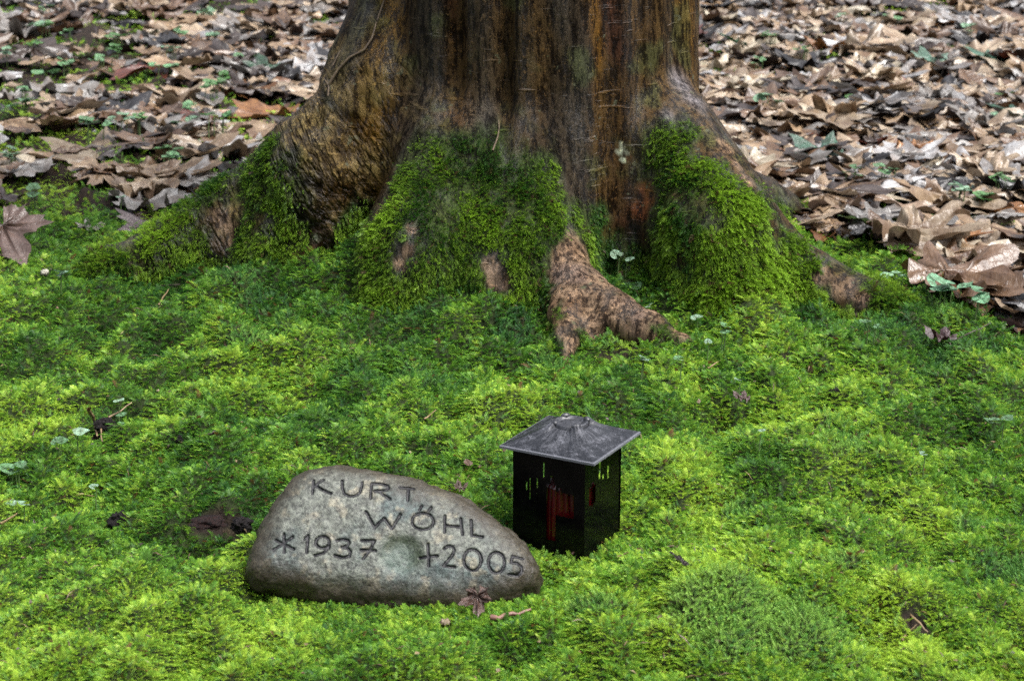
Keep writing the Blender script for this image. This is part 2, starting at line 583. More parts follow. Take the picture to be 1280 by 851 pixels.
for key in ('fork', 'bare', 'web'):
    dd_ = np.full(len(TV), 9.0)
    for (p_, r0_), (q_, r1_) in zip(ROOTS[key][1 if key == 'bare' else 0:-1], ROOTS[key][2 if key == 'bare' else 1:]):
        dd_ = np.minimum(dd_, cone_seg(x, y, z, p_, q_, r0_, r1_))
    on_ = (dd_ < .012) & (z > zg + .004)
    barem = np.where(on_, np.maximum(barem, .42 + .9 * fbm(x * 30, y * 30, z * 30, 151, 2)), barem); pinkm = np.where(on_, np.maximum(pinkm, .7), pinkm)
near_ground = 1 - (z - zg - .030) / .045 + .9 * fbm(x * 14, y * 14, z * 14, 61, 2)
drip = fbm(an * .16, z * 2.2, 0 * z, 67, 3)
mossm = mossm + .60 * drip + .55 * fbm(x * 34, y * 34, z * 26, 68, 2) - .06
mossm = np.where(z < .6, np.maximum(mossm, near_ground), -1)
mossm = mossm - .5 * sstep(.0, .3, fbm(x * 13, y * 13, z * 11, 161, 2)) * sstep(.22, .32, x)
mossm = mossm - 2.2 * np.clip(barem, 0, 1)

# bark colour: kinds of bark, algae, worn root wood, lichen, plus painted-in sheen and shade of the hollows
def lerp(a, b, t):
    return a * (1 - t[:, None]) + np.asarray(b) * t[:, None]
bc = np.tile(np.array([.021, .014, .008]), (len(TV), 1))
s1 = fbm(an * .060, z * .8, 0 * z, 81, 3)
bc = lerp(bc, (.052, .030, .009), sstep(.0, .2, s1) * .9)                        # rusty brown water tracks
bc = lerp(bc, (.012, .008, .006), sstep(.05, .25, fbm(an * .065, z * .7, 0 * z, 91, 3)))  # almost black wet tracks
for (p0, wd, cc) in ((-13, 4.5, (.033, .041, .047)), (-34, 6, (.024, .020, .015)), (14, 9, (.023, .018, .012)), (-50, 5, (.085, .046, .006)), (-62, 4, (.030, .030, .018)), (25, 3, (.085, .043, .008)), (31, 3, (.030, .012, .006)), (70, 6, (.095, .052, .010)), (-22, 4, (.020, .009, .005)), (-5.5, 2, (.014, .009, .006)), (50, 6, (.044, .027, .010)), (40, 4, (.048, .028, .010))):
    bc = lerp(bc, cc, np.exp(-((an - p0 + 6 * fbm(z * 3, z * 0, z * 0, 7, 2)) / wd) ** 2) * .85)  # bark streaks; blue-grey one paints sky sheen, dark ones line creases
g = fbm(x * 14, y * 14, z * 14, 101, 3)
bc = lerp(bc, (.034, .021, .008), sstep(-.02, .28, fbm(an * .07, z * 3.0, 0 * z, 96, 3)) * .75)
bc = lerp(bc, (.034, .046, .018), sstep(.08, .3, g) * .5 * (z < 1.2))
crack_shade = blob_mask([(438, 20, 5), (428, 40, 5), (418, 58, 5), (408, 78, 6), (398, 92, 7), (388, 105, 8), (378, 116, 8), (884, 138, 4), (890, 150, 5), (897, 162, 6), (903, 172, 5), (806, 225, 6), (800, 245, 7), (797, 265, 8), (792, 285, 9), (788, 300, 9), (400, 330, 10), (412, 315, 7), (418, 300, 6)], TV, .5, 11, 50)
bc = lerp(bc, (.006, .004, .003), np.clip(crack_shade * 2, 0, 1) * .95)  # thin bark cracks, and the shade of both hollows painted near black
flapm = blob_mask([(396, 78, 6), (388, 92, 6), (402, 66, 5), (810, 240, 5), (813, 250, 5)], TV, .5, 12, 50)
bc = lerp(bc, (.15, .075, .015), np.clip(flapm * 2, 0, 1) * .8)
bc = lerp(bc, (.115, .085, .034), rough_left * sstep(-.35, .35, wr * .35 + g) * .85)
fl = fbm(x * 45, y * 45, z * 45, 111, 3); fl2 = fbm(x * 16, y * 16, z * 16, 121, 2)
pc = np.array([.108, .074, .050]) * (1 + .8 * np.clip(fl * 2, -.7, .9))[:, None]
pc = lerp(pc, (.095, .068, .060), sstep(.05, .3, fl2) * .6)
pc = lerp(pc, (.070, .038, .020), sstep(.15, .35, -fl2) * .5)
k_ = (np.clip(pinkm * 1.6, 0, 1) * .92)[:, None]
bc = bc * (1 - k_) + pc * k_
bc = lerp(bc, (.13, .045, .018), np.clip(redm * 1.4, 0, 1) * .85)
grey = blob_mask([(850, 105, 26), (868, 125, 22), (835, 150, 14)], TV, .4, 6, 26)
bc = lerp(bc, (.105, .10, .115), np.clip(grey, 0, 1) * .8)  # bluish light on the right bulge, painted into the bark colour
pale = blob_mask([(778, 190, 5), (779, 199, 4), (777, 182, 3), (395, 298, 7)], TV, .6, 8, 90)
bc = lerp(bc, (.36, .42, .33), np.clip(pale * 1.5, 0, 1) * .8)
bc = lerp(bc, (.016, .027, .007), sstep(-.55, .1, mossm + .3 * fl2) * .7 * (1 - np.clip(barem, 0, 1)))
bc = lerp(bc, (.020, .034, .008), np.clip(mossm * 3, 0, 1) * .95)

wrk = rough_left * (.25 + .75 * sstep(-.22, .12, fbm(x * 7, y * 7, z * 7, 141, 2)))
tree = empty('beech_tree', (TREE_C[0], TREE_C[1], 0))
tag(tree, 'thick beech trunk with wet streaked bark, mossy roots and a bare front root', 'tree')
m, nt, b = new_mat('wet_beech_bark')
oc = N(nt, 'ShaderNodeNewGeometry').outputs['Position']
ca = N(nt, 'ShaderNodeAttribute', attribute_name='bark').outputs['Color']
fib = noise(nt, mapping(nt, oc, (1, 1, .22)), 85, 8, .75)
spk = noise(nt, mapping(nt, oc, (1, 1, .7)), 170, 3, .65)
lent = noise(nt, mapping(nt, oc, (.13, .13, 1)), 105, 3, .5)
c = mix(nt, ramp(nt, fib, [(.45, 0.0), (.55, 1.0)]), mix(nt, 1.0, ca, (.20, .17, .15), 'MULTIPLY'), mix(nt, 1.0, ca, (1.5, 1.45, 1.35), 'MULTIPLY'))
c = mix(nt, ramp(nt, spk, [(.61, 0.0), (.64, .75)]), c, mix(nt, 1.0, ca, (3.0, 2.7, 2.2), 'MULTIPLY'))  # bark speckle, its pale dots also standing in for wet glints
c = mix(nt, ramp(nt, lent, [(.67, 0.0), (.69, .75)]), c, mix(nt, 1.0, ca, (2.4, 2.3, 2.1), 'MULTIPLY'))
nt.links.new(c, b.inputs['Base Color'])
nt.links.new(ramp(nt, noise(nt, mapping(nt, oc, (1, 1, .25)), 18, 4), [(.35, .26), (.7, .52)]), b.inputs['Roughness'])
nt.links.new(ramp(nt, noise(nt, mapping(nt, oc, (1, 1, .08)), 22, 4), [(.45, .08), (.70, .42)]), b.inputs['Specular IOR Level'])
# the old cracked bark of the left buttress: slanting wrinkles, as relief only where the bark is wrinkled
def dotp(v):
    d = N(nt, 'ShaderNodeVectorMath', operation='DOT_PRODUCT')
    nt.links.new(oc, d.inputs[0]); d.inputs[1].default_value = v
    return d.outputs['Value']
cx_ = N(nt, 'ShaderNodeCombineXYZ')
nt.links.new(dotp((48, 0, 28)), cx_.inputs[0]); nt.links.new(dotp((12, 8, -17)), cx_.inputs[1]); nt.links.new(dotp((0, 8, 0)), cx_.inputs[2])
wn = noise(nt, cx_.outputs[0], 1.0, 3, .5)
wr_ = ramp(nt, wn, [(.36, 1.0), (.47, .15), (.50, 0.0), (.53, .2), (.66, 1.0)])
wa = N(nt, 'ShaderNodeAttribute', attribute_name='wrinkle').outputs['Fac']
wm = N(nt, 'ShaderNodeMath', operation='MULTIPLY'); nt.links.new(wr_, wm.inputs[0]); nt.links.new(wa, wm.inputs[1])
dk = N(nt, 'ShaderNodeMath', operation='SUBTRACT'); nt.links.new(wa, dk.inputs[0]); nt.links.new(wm.outputs[0], dk.inputs[1])
c = mix(nt, dk.outputs[0], c, mix(nt, 1.0, ca, (.22, .18, .15), 'MULTIPLY'))
lich = ramp(nt, noise(nt, oc, 46, 2, .4), [(.70, 0.0), (.73, .65)])
c = mix(nt, lich, c, (.075, .078, .045))
nt.links.new(c, b.inputs['Base Color'])
hh = add_h(nt, fib, spk, 1.0, .25)
hh = add_h(nt, hh, ramp(nt, lent, [(.64, 0.0), (.70, 1.0)]), 1.0, .35)
hh = add_h(nt, hh, wm.outputs[0], 1.0, 1.6)
bump(nt, b, hh, .8, .008)
M_BARK = m

# faces that belong to the free roots become parts of their own
fc = TV[TF].mean(1)
def seg_d(P, ch):
    best = np.full(len(P), 9.0)
    for (p, r0), (q, r1) in zip(ch[:-1], ch[1:]):
        best = np.minimum(best, cone_seg(P[:, 0], P[:, 1], P[:, 2], p, q, r0, r1))
    return best
owner = np.zeros(len(TF), int)
PARTS = [('bare',), ('fork',), ('web',), ('right',), ('left_spread',), ('left_back',), ('right_back',)]
for n_, key in enumerate(PARTS, 1):
    ch = ROOTS[key[0]]
    d = seg_d(fc, ch[1:] if key[0] in ('bare', 'left_spread') else ch[2:] if key[0] == 'right' else ch[1:])
    owner[(d < .012) & (owner == 0) & (fc[:, 2] < .30)] = n_
owner[(owner == 2) | (owner == 3)] = 1
def largest(sel):
    """keep only the biggest connected patch of faces"""
    ids = np.where(sel)[0]
    if len(ids) == 0: return sel
    f = TF[ids]
    lab = np.arange(len(TV))
    while True:
        mn = lab[f].min(1)
        old = lab.copy()
        np.minimum.at(lab, f.ravel(), np.repeat(mn, 4))
        lab = lab[lab]
        if (lab == old).all(): break
    fl = lab[f[:, 0]]
    v, c = np.unique(fl, return_counts=True)
    out = np.zeros_like(sel); out[ids[fl == v[c.argmax()]]] = True
    return out
for q in range(1, 8):
    k = largest(owner == q)
    owner[(owner == q) & ~k] = 0
t_ = largest(owner == 0)
left_over = (owner == 0) & ~t_
vo = np.zeros(len(TV), int)
for _ in range(40):
    sel = owner > 0
    vo[:] = 0
    vo[TF[sel].ravel()] = np.repeat(owner[sel], 4)
    cnd = vo[TF[left_over]].max(1)
    owner[np.where(left_over)[0][cnd > 0]] = cnd[cnd > 0]
    left_over = left_over & (owner == 0)
    if not left_over.any(): break
owner_trunk = owner == 0
def sub_part(name, sel, parent):
    f = TF[sel]
    u, inv = np.unique(f, return_inverse=True)
    me = mesh_np(name, TV[u] - np.array([TREE_C[0], TREE_C[1], 0]), inv.reshape(f.shape))
    attr(me, 'bark', 'FLOAT_COLOR', col4(np.clip(bc[u], 0, 1)))
    attr(me, 'wrinkle', 'FLOAT', wrk[u])
    me.normals_split_custom_set_from_vertices([tuple(q) for q in TN[u]])
    return link(name, me, M_BARK, parent)
sub_part('trunk', owner_trunk, tree)
for q in (1, 4, 5, 6, 7):
    if (owner == q).sum() > 50:
        o = sub_part('root', owner == q, tree)
        if q == 1: o['label'] = 'bare pinkish root bending forward out of the moss'

# ------------------------------------------------------------------ moss sprigs (instanced on points)
def strip(V, Fq, T, p0, p1, p2, side, w0, w1, t0, t1):
    """two quads from p0 over p1 to p2, tapering"""
    n = len(V)
    V += [p0 - side * w0, p0 + side * w0, p1 - side * w1, p1 + side * w1, p2 - side * w1 * .25, p2 + side * w1 * .25]
    T += [t0, t0, (t0 + t1) / 2, (t0 + t1) / 2, t1, t1]
    Fq += [(n, n + 1, n + 3, n + 2), (n + 2, n + 3, n + 5, n + 4)]


def feather(seed, pairs=15, arch=.55, blen=.30, bw=.017):
    r = random.Random(seed)
    V, Fq, T = [], [], []
    def stem(t):
        a = arch * t
        return np.array([math.sin(a * 1.5) * t * .55, 0, t * (1 - .35 * arch * t * t)])
    for q in range(4):
        p, s = stem(q / 4), stem((q + 1) / 4)
        strip(V, Fq, T, p, (p + s) / 2, s, np.array([0, 1.0, 0]), .016, .014, q / 4 * .6, (q + 1) / 4 * .6)
    for q in range(pairs):
        t = .14 + .86 * (q + r.random() * .5) / pairs
        ln = blen * (1.15 - .75 * t) * r.uniform(.75, 1.2)
        for sd in (-1, 1):
            p = stem(t)
            fw = r.uniform(.35, .75)
            lift = r.uniform(-.35, .25)
            d = np.array([lift, sd * 1.0, fw]); d /= np.linalg.norm(d)
            p1 = p + d * ln * .55
            p2 = p + d * ln + np.array([.10, 0, .06]) * ln * 1.5
            side = np.cross(d, np.array([1, 0, 0.2])); side /= np.linalg.norm(side)
            strip(V, Fq, T, p, p1, p2, side, bw * .9, bw, .25 + .5 * t, min(1, .55 + .55 * t))
    # pointed tip
    p = stem(1)
    for q in range(5):
        an = q * 1.256 + r.random()
        d = np.array([.5 * math.cos(an) + .3, .6 * math.sin(an), .8]); d /= np.linalg.norm(d)
        side = np.cross(d, np.array([.3, .5, .1])); side /= np.linalg.norm(side)
        strip(V, Fq, T, p, p + d * .07, p + d * .15, side, .02, .03, .9, 1)
    return np.array(V), np.array(Fq), np.array(T)


def star(seed, whorls=6, per=6, ln=.30):
    r = random.Random(seed)
    V, Fq, T = [], [], []
    lean = np.array([r.uniform(-.2, .2), r.uniform(-.2, .2), 0])
    for w in range(whorls):
        t = .25 + .75 * w / (whorls - 1)
        c = np.array([0, 0, t]) + lean * t * t
        for q in range(per):
            an = q * 2 * math.pi / per + w * 1.1 + r.random() * .5
            up = .25 + .9 * t * r.uniform(.7, 1.2)
            d = np.array([math.cos(an), math.sin(an), up]); d /= np.linalg.norm(d)
            L = ln * r.uniform(.7, 1.15) * (1.0 - .25 * t)
            side = np.cross(d, np.array([0, 0, 1.0])); side /= np.linalg.norm(side) + 1e-9
            strip(V, Fq, T, c, c + d * L * .5, c + d * L + np.array([0, 0, -.05 if t < .6 else .03]), side, .018, .020, .15 + .5 * t, .4 + .6 * t)
    return np.array(V), np.array(Fq), np.array(T)


def source(name, data, mat):
    V, Fq, T = data
    me = mesh_np(name, V, Fq)
    attr(me, 'tip', 'FLOAT', T)
    me.materials.append(mat)
    return bpy.data.objects.new(name, me)     # never linked to the scene: only its geometry is scattered


def scatter(name, P, eul, scl, var, tint, sources, parent=None):
    me = bpy.data.meshes.new(name)
    me.vertices.add(len(P))
    me.vertices.foreach_set('co', np.ascontiguousarray(P, np.float32).ravel())
    attr(me, 'rot', 'FLOAT_VECTOR', eul)
    attr(me, 'scl', 'FLOAT', scl)
    attr(me, 'var', 'INT', var)
    attr(me, 'tint', 'FLOAT_COLOR', col4(np.clip(tint, 0, 1)))
    o = link(name, me, sources[0].data.materials[0], parent)
    ng = bpy.data.node_groups.new(name, 'GeometryNodeTree')
    ng.interface.new_socket('Geometry', in_out='INPUT', socket_type='NodeSocketGeometry')
    ng.interface.new_socket('Geometry', in_out='OUTPUT', socket_type='NodeSocketGeometry')
    gi, go = ng.nodes.new('NodeGroupInput'), ng.nodes.new('NodeGroupOutput')
    ip = ng.nodes.new('GeometryNodeInstanceOnPoints')
    jn = ng.nodes.new('GeometryNodeJoinGeometry')
    L = ng.links.new
    for s in sources:
        oi = ng.nodes.new('GeometryNodeObjectInfo')
        oi.inputs['Object'].default_value = s
        g2 = ng.nodes.new('GeometryNodeGeometryToInstance')
        L(oi.outputs['Geometry'], g2.inputs[0]); L(g2.outputs[0], jn.inputs[0])
    def named(n_, t):
        q = ng.nodes.new('GeometryNodeInputNamedAttribute')
        q.data_type = t
        q.inputs['Name'].default_value = n_
        return q.outputs[0]
    er = ng.nodes.new('FunctionNodeEulerToRotation')
    L(named('rot', 'FLOAT_VECTOR'), er.inputs[0])
    L(gi.outputs[0], ip.inputs['Points']); L(jn.outputs[0], ip.inputs['Instance'])
    ip.inputs['Pick Instance'].default_value = True
    L(named('var', 'INT'), ip.inputs['Instance Index'])
    L(er.outputs[0], ip.inputs['Rotation'])
    L(named('scl', 'FLOAT'), ip.inputs['Scale'])
    L(ip.outputs[0], go.inputs[0])
    md = o.modifiers.new('scatter', 'NODES')
    md.node_group = ng
    return o


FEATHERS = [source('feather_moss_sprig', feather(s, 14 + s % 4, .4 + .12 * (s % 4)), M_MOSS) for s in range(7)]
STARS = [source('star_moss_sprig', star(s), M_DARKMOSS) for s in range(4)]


def jitter_points(y0, y1, base):
    """spacing grows with distance so that the picture is evenly covered"""
    P = []
    yy = y0
    while yy < y1:
        sp = base * (yy / 2.7)
        hw = yy * .262 * 1.18 + .12
        n_ = int(2 * hw / sp)
        xs = -hw + (np.arange(n_) + RNG.random(n_)) * sp
        P.append(np.stack([xs, yy + (RNG.random(n_) - .5) * sp * 1.3, np.full(n_, sp)], 1))
        yy += sp
    return np.concatenate(P)


def moss_tint(x, y, n_):
    a = fbm(x * 2.6, y * 1.3, 0 * x, 201, 2)
    b_ = fbm(x * 10, y * 4.6, 0 * x, 211, 3)
    c_ = RNG.normal(0, .22, n_)
    t = .55 + .38 * a + .72 * b_ + c_
    trunk_shade = np.exp(-np.clip(np.hypot(x - TREE_C[0], y - TREE_C[1]) - .55, 0, 9) / .35)
    t = t - .20 * trunk_shade + .12 * sstep(3.2, 2.4, y) + .12 * sstep(4.6, 5.0, y)  # shade near the trunk put into the tint; foreground tint lightened
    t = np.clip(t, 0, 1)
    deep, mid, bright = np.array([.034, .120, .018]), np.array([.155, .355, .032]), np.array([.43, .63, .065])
    lo = np.clip(t / .5, 0, 1)[:, None]; hi = np.clip((t - .5) / .5, 0, 1)[:, None]
    c = deep * (1 - lo) + mid * lo
    c = c * (1 - hi) + bright * hi
    brown = (RNG.random(n_) < .018 + .05 * np.clip(fbm(x * 6, y * 6, 0 * x, 221, 2), 0, 1))
    c[brown] = np.array([.15, .085, .025]) * RNG.uniform(.5, 1.2, (brown.sum(), 1))
    return c


J = jitter_points(2.02, 5.6, .0037)
x, y, sp = J.T
keep = moss_edge(x, y) > RNG.normal(0, .03, len(x))
# islands of moss out in the litter, mostly left of the trunk
J2 = jitter_points(4.6, 9.8, .0070)
isl = fbm(J2[:, 0] * 2.6, J2[:, 1] * 1.5, 0 * J2[:, 0], 231, 3) + .20 * (J2[:, 0] < -.3) + .02
k2 = (isl > .05 + .17 * (J2[:, 0] > .3)) & (moss_edge(J2[:, 0], J2[:, 1]) < .02)
sd_bare = bare(x, y)
keep &= sd_bare < RNG.uniform(0, .5, len(x))
# clearings: thin spots between the cushions
keep &= ~((fbm(x * 17, y * 17, 0 * x, 241, 2) < -.50) & (RNG.random(len(x)) < .4))
# nothing grows inside the lantern or inside the trunk
ca_, sa_ = math.cos(R(29)), math.sin(R(29))
lu = -((x - LX) * ca_ - (y - LY) * sa_)
lv = (x - LX) * sa_ + (y - LY) * ca_
keep &= ~((lu > -.004) & (lu < .122) & (lv > -.004) & (lv < .122))
Pm = np.concatenate([J[keep], J2[k2]])
x, y, sp = Pm.T
n_ = len(x)
zt = ground(x, y)
# slope leans the sprigs outwards from the cushions
e_ = .01
sx = (ground(x + e_, y) - ground(x - e_, y)) / (2 * e_)
sy = (ground(x, y + e_) - ground(x, y - e_)) / (2 * e_)
dirx = -sx * 1.1 + RNG.normal(0, .62, n_) 
diry = -sy * 1.1 + RNG.normal(0, .55, n_)
yaw = np.arctan2(diry, dirx)
tilt = np.clip(np.arctan(np.hypot(dirx, diry)), 0, R(72))
eul = np.stack([RNG.normal(0, .18, n_), tilt, yaw + RNG.normal(0, .3, n_)], 1)
big = fbm(x * 4, y * 4, 0 * x, 251, 2)
scl = (.0128 + .005 * big + RNG.normal(0, .0042, n_)) * np.clip(sp / .0037, .9, 1.9) ** .7
scl = np.clip(scl, .008, .05)
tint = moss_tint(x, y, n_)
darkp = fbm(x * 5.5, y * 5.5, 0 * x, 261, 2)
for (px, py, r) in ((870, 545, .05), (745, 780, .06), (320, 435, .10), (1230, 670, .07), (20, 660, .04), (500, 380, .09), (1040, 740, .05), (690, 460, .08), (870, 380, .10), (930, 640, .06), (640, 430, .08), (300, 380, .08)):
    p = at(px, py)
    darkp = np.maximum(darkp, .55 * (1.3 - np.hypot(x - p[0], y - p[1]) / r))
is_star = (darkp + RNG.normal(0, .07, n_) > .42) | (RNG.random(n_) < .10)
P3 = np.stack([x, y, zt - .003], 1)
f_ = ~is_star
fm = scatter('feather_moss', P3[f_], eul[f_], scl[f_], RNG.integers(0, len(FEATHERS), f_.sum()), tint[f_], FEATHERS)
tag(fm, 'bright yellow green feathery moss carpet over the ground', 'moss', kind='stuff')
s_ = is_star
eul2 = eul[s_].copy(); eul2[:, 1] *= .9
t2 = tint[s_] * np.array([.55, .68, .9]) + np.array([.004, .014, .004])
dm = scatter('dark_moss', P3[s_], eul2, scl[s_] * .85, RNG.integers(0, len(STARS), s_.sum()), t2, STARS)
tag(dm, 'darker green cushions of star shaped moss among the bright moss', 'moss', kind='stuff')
print('moss sprigs', n_, 'dark', int(s_.sum()))

# moss on the tree, hanging down the bark
f_area = np.linalg.norm(np.cross(TV[TF[:, 2]] - TV[TF[:, 0]], TV[TF[:, 3]] - TV[TF[:, 1]]), axis=1) * .5
fm_ = mossm[TF].mean(1)
fz = fc[:, 2] - ground(fc[:, 0], fc[:, 1])
okf = (fm_ > .08 + RNG.normal(0, .30, len(fm_))) & (fz > -.02) & (fc[:, 1] < 4.75)
dens = 90000 * np.where(okf, np.clip(.35 + fm_, 0, 1), 0)
cnt = RNG.poisson(f_area * dens)
fi = np.repeat(np.arange(len(TF)), cnt)
w = RNG.random((len(fi), 2, 1))
q0, q1, q2, q3 = (TV[TF[fi, a]] for a in range(4))
Pt = (q0 * (1 - w[:, 0]) + q1 * w[:, 0]) * (1 - w[:, 1]) + (q3 * (1 - w[:, 0]) + q2 * w[:, 0]) * w[:, 1]
Nt = TN[TF[fi, 0]]
n_ = len(fi)
steep = np.clip(1 - Nt[:, 2], 0, 1)[:, None]
D = Nt * .75 + np.array([0, 0, -.62]) * steep + np.array([0, 0, .35]) * (1 - steep) + RNG.normal(0, .33, (n_, 3))
D /= np.linalg.norm(D, axis=1, keepdims=True)
A = np.array([0, 0, -1.0]) + RNG.normal(0, .4, (n_, 3))
Xc = A - D * (A * D).sum(1, keepdims=True)
Xc /= np.linalg.norm(Xc, axis=1, keepdims=True)
Yc = np.cross(D, Xc)
eul = np.stack([np.arctan2(Yc[:, 2], D[:, 2]), -np.arcsin(np.clip(Xc[:, 2], -1, 1)), np.arctan2(Xc[:, 1], Xc[:, 0])], 1)
tone = 1.5 * fbm(Pt[:, 0] * 11, Pt[:, 1] * 11, Pt[:, 2] * 8, 271, 3) + RNG.normal(0, .22, n_) + .32 * sstep(.28, .42, Pt[:, 0]) - .10
t_ = np.clip(.5 + tone, 0, 1)[:, None]
tt = np.array([.032, .105, .012]) * (1 - t_) + np.array([.28, .48, .035]) * t_
old = RNG.random(n_) < .05
tt[old] = np.array([.11, .075, .03])
sc_ = np.clip((.0095 + .005 * fbm(Pt[:, 0] * 7, Pt[:, 1] * 7, Pt[:, 2] * 7, 281, 2) + RNG.normal(0, .003, n_)) * (1.0 + .45 * sstep(.25, .4, Pt[:, 0])), .007, .034)
sc_ *= np.clip(.50 + .9 * fm_[fi] + RNG.normal(0, .15, n_), .35, 1.35)
o = scatter('moss', Pt - np.array([TREE_C[0], TREE_C[1], 0]), eul, sc_, RNG.integers(0, len(FEATHERS), n_), tt, FEATHERS, tree)
tag(o, 'green moss hanging over the tree base and roots', None, kind='stuff')
print('tree moss', n_)

# ------------------------------------------------------------------ memorial stone with cut lettering
ST_A = R(50)
SO = np.array([-.152, 2.545, .090])
SU, SV, SW = np.array([1.0, 0, 0]), np.array([0, math.cos(ST_A), math.sin(ST_A)]), np.array([0, -math.sin(ST_A), math.cos(ST_A)])


def face_uv(px, py, w=0.0):
    d = ray(px, py)
    o = SO + SW * w
    t = (o - CAMP).dot(SW) / d.dot(SW)
    p = CAMP + d * t - SO
    return np.array([p.dot(SU), p.dot(SV)])


OUT = [(303, 716), (308, 690), (322, 655), (343, 620), (362, 598), (385, 584), (420, 578), (460, 582), (505, 590), (545, 603), (585, 620), (618, 642), (648, 668), (668, 692), (678, 715), (672, 735), (650, 752), (610, 765), (560, 768), (500, 766), (440, 757), (390, 750), (345, 742), (312, 730)]
poly = np.array([face_uv(px, py, -.03) for px, py in OUT])
su = np.arange(-.25, .25, .00125)
sv = np.arange(-.17, .16, .00125)
sw = np.concatenate([np.arange(-.19, -.03, .005), np.arange(-.03, .012, .00125)])
U2, V2 = np.meshgrid(su, sv, indexing='ij')


def poly_sdf(P, U, V):
    d = np.full(U.shape, 1e9)
    s = np.ones(U.shape)
    n = len(P)
    for a in range(n):
        p, q = P[a], P[(a + 1) % n]
        e = q - p
        wx, wy = U - p[0], V - p[1]
        t = np.clip((wx * e[0] + wy * e[1]) / e.dot(e), 0, 1)
        d = np.minimum(d, (wx - t * e[0]) ** 2 + (wy - t * e[1]) ** 2)
        c1 = V >= p[1]; c2 = V < q[1]; c3 = e[0] * wy > e[1] * wx
        s[(c1 & c2 & c3) | (~c1 & ~c2 & ~c3)] *= -1
    return s * np.sqrt(d)


d2 = poly_sdf(poly, U2, V2)
cu, cv = face_uv(500, 692)
hol = np.exp(-(((U2 - cu) / .028) ** 2 + ((V2 - cv) / .025) ** 2) ** 2)     # small natural cup
ws = -.004 - .10 * np.clip(U2 - .05, 0, 1) ** 2 * 1.2 - .006 * sstep(-.09, .0, d2) - .0075 * hol * (1 + .5 * fbm(U2 * 60, V2 * 60, 0 * U2, 361, 2))
ws = ws + 0.0024 * fbm(U2 * 16, V2 * 16, 0 * U2, 301, 3) + .0014 * fbm(U2 * 70, V2 * 70, 0 * U2, 311, 3)
ws = ws - .010 * sstep(-.035, -.095, V2) * (.6 + fbm(U2 * 30, V2 * 30, 0 * U2, 317, 2))

Z1 = lambda pts: [(300 + a / 4.255, 570 + b / 4.255) for a, b in pts]
Z2 = lambda pts: [(480 + a / 4.2545, 580 + b / 4.2545) for a, b in pts]
def ell(cx, cy, rx, ry, a0=0, a1=360, n=26):
    return [(cx + rx * math.cos(R(a0 + (a1 - a0) * q / n)), cy + ry * math.sin(R(a0 + (a1 - a0) * q / n))) for q in range(n + 1)]
STROKES = [
    Z1([(388, 116), (382, 190)]), Z1([(386, 158), (414, 130), (440, 114)]), Z1([(398, 145), (435, 170), (482, 190)]),
    Z1([(540, 120), (541, 160), (552, 190), (580, 206), (612, 203), (635, 185), (644, 160), (648, 128)]),
    Z1([(698, 132), (692, 216)]), Z1([(698, 134), (750, 134), (782, 144), (788, 158), (770, 172), (712, 176)]), Z1([(735, 176), (765, 200), (796, 220)]),
    Z2([(82, 110), (157, 116)]), Z2([(128, 116), (124, 184)]),
    Z1([(668, 288), (690, 330), (716, 374), (742, 345), (766, 324), (785, 350), (806, 380), (830, 340), (852, 302)]),
    Z2(ell(205, 297, 57, 45)), Z2([(200, 214), (186, 236)]), Z2([(250, 220), (236, 241)]),
    Z2([(322, 266), (322, 354)]), Z2([(407, 280), (416, 366)]), Z2([(324, 318), (410, 326)]),
    Z2([(463, 286), (465, 369), (522, 377)]),
    Z1([(230, 404), (232, 502)]), Z1([(278, 420), (174, 488)]), Z1([(186, 436), (284, 486)]),
    Z1([(342, 434), (360, 414), (352, 504)]),
    Z1(ell(437, 450, 36, 31)), Z1([(473, 450), (468, 482), (440, 508), (396, 519)]),
    Z1([(512, 442), (545, 433), (574, 442), (580, 456), (566, 470), (538, 477)]), Z1([(538, 477), (570, 482), (586, 500), (580, 522), (548, 532), (502, 520)]),
    Z1([(642, 442), (714, 443), (692, 488), (654, 537)]), Z1([(642, 492), (718, 495)]),
    Z2([(232, 420), (237, 534)]), Z2([(188, 490), (283, 482)]),
    Z2([(318, 444), (340, 429), (364, 434), (374, 452), (364, 476), (314, 536), (376, 540)]),
    Z2(ell(470, 500, 46, 56)), Z2(ell(597, 512, 43, 56)),
    Z2([(738, 483), (682, 474), (676, 512), (705, 512), (730, 530), (732, 553), (712, 577), (666, 574)]),
]
dl = np.full(U2.shape, 1e9)
for st in STROKES:
    q = [face_uv(a, b) for a, b in st]
    for p, r_ in zip(q[:-1], q[1:]):
        e = r_ - p
        wx, wy = U2 - p[0], V2 - p[1]
        t = np.clip((wx * e[0] + wy * e[1]) / max(e.dot(e), 1e-12), 0, 1)
        dl = np.minimum(dl, np.hypot(wx - t * e[0], wy - t * e[1]))
LETTER_W = .0022
D2 = d2[:, :, None].astype(np.float32)
Wg = sw[None, None, :].astype(np.float32) - ws[:, :, None].astype(np.float32)
rr = np.float32(.040)
qx, qy = D2 + rr, Wg + rr
F = np.minimum(np.maximum(qx, qy), 0) + np.hypot(np.maximum(qx, 0), np.maximum(qy, 0)) - rr
# underside: narrows to the ground
F = sm_max(F, (-(sw[None, None, :] + .15)).astype(np.float32) + 0 * F, .04).astype(np.float32)
G = np.hypot(dl[:, :, None], F * .8) - LETTER_W + 1.0 * (sw[None, None, :] < -.07)
F = sm_max(F, -G.astype(np.float32), .0008).astype(np.float32)
SVv, SF = surface_nets(F, su, sv, sw)
del F, G, Wg
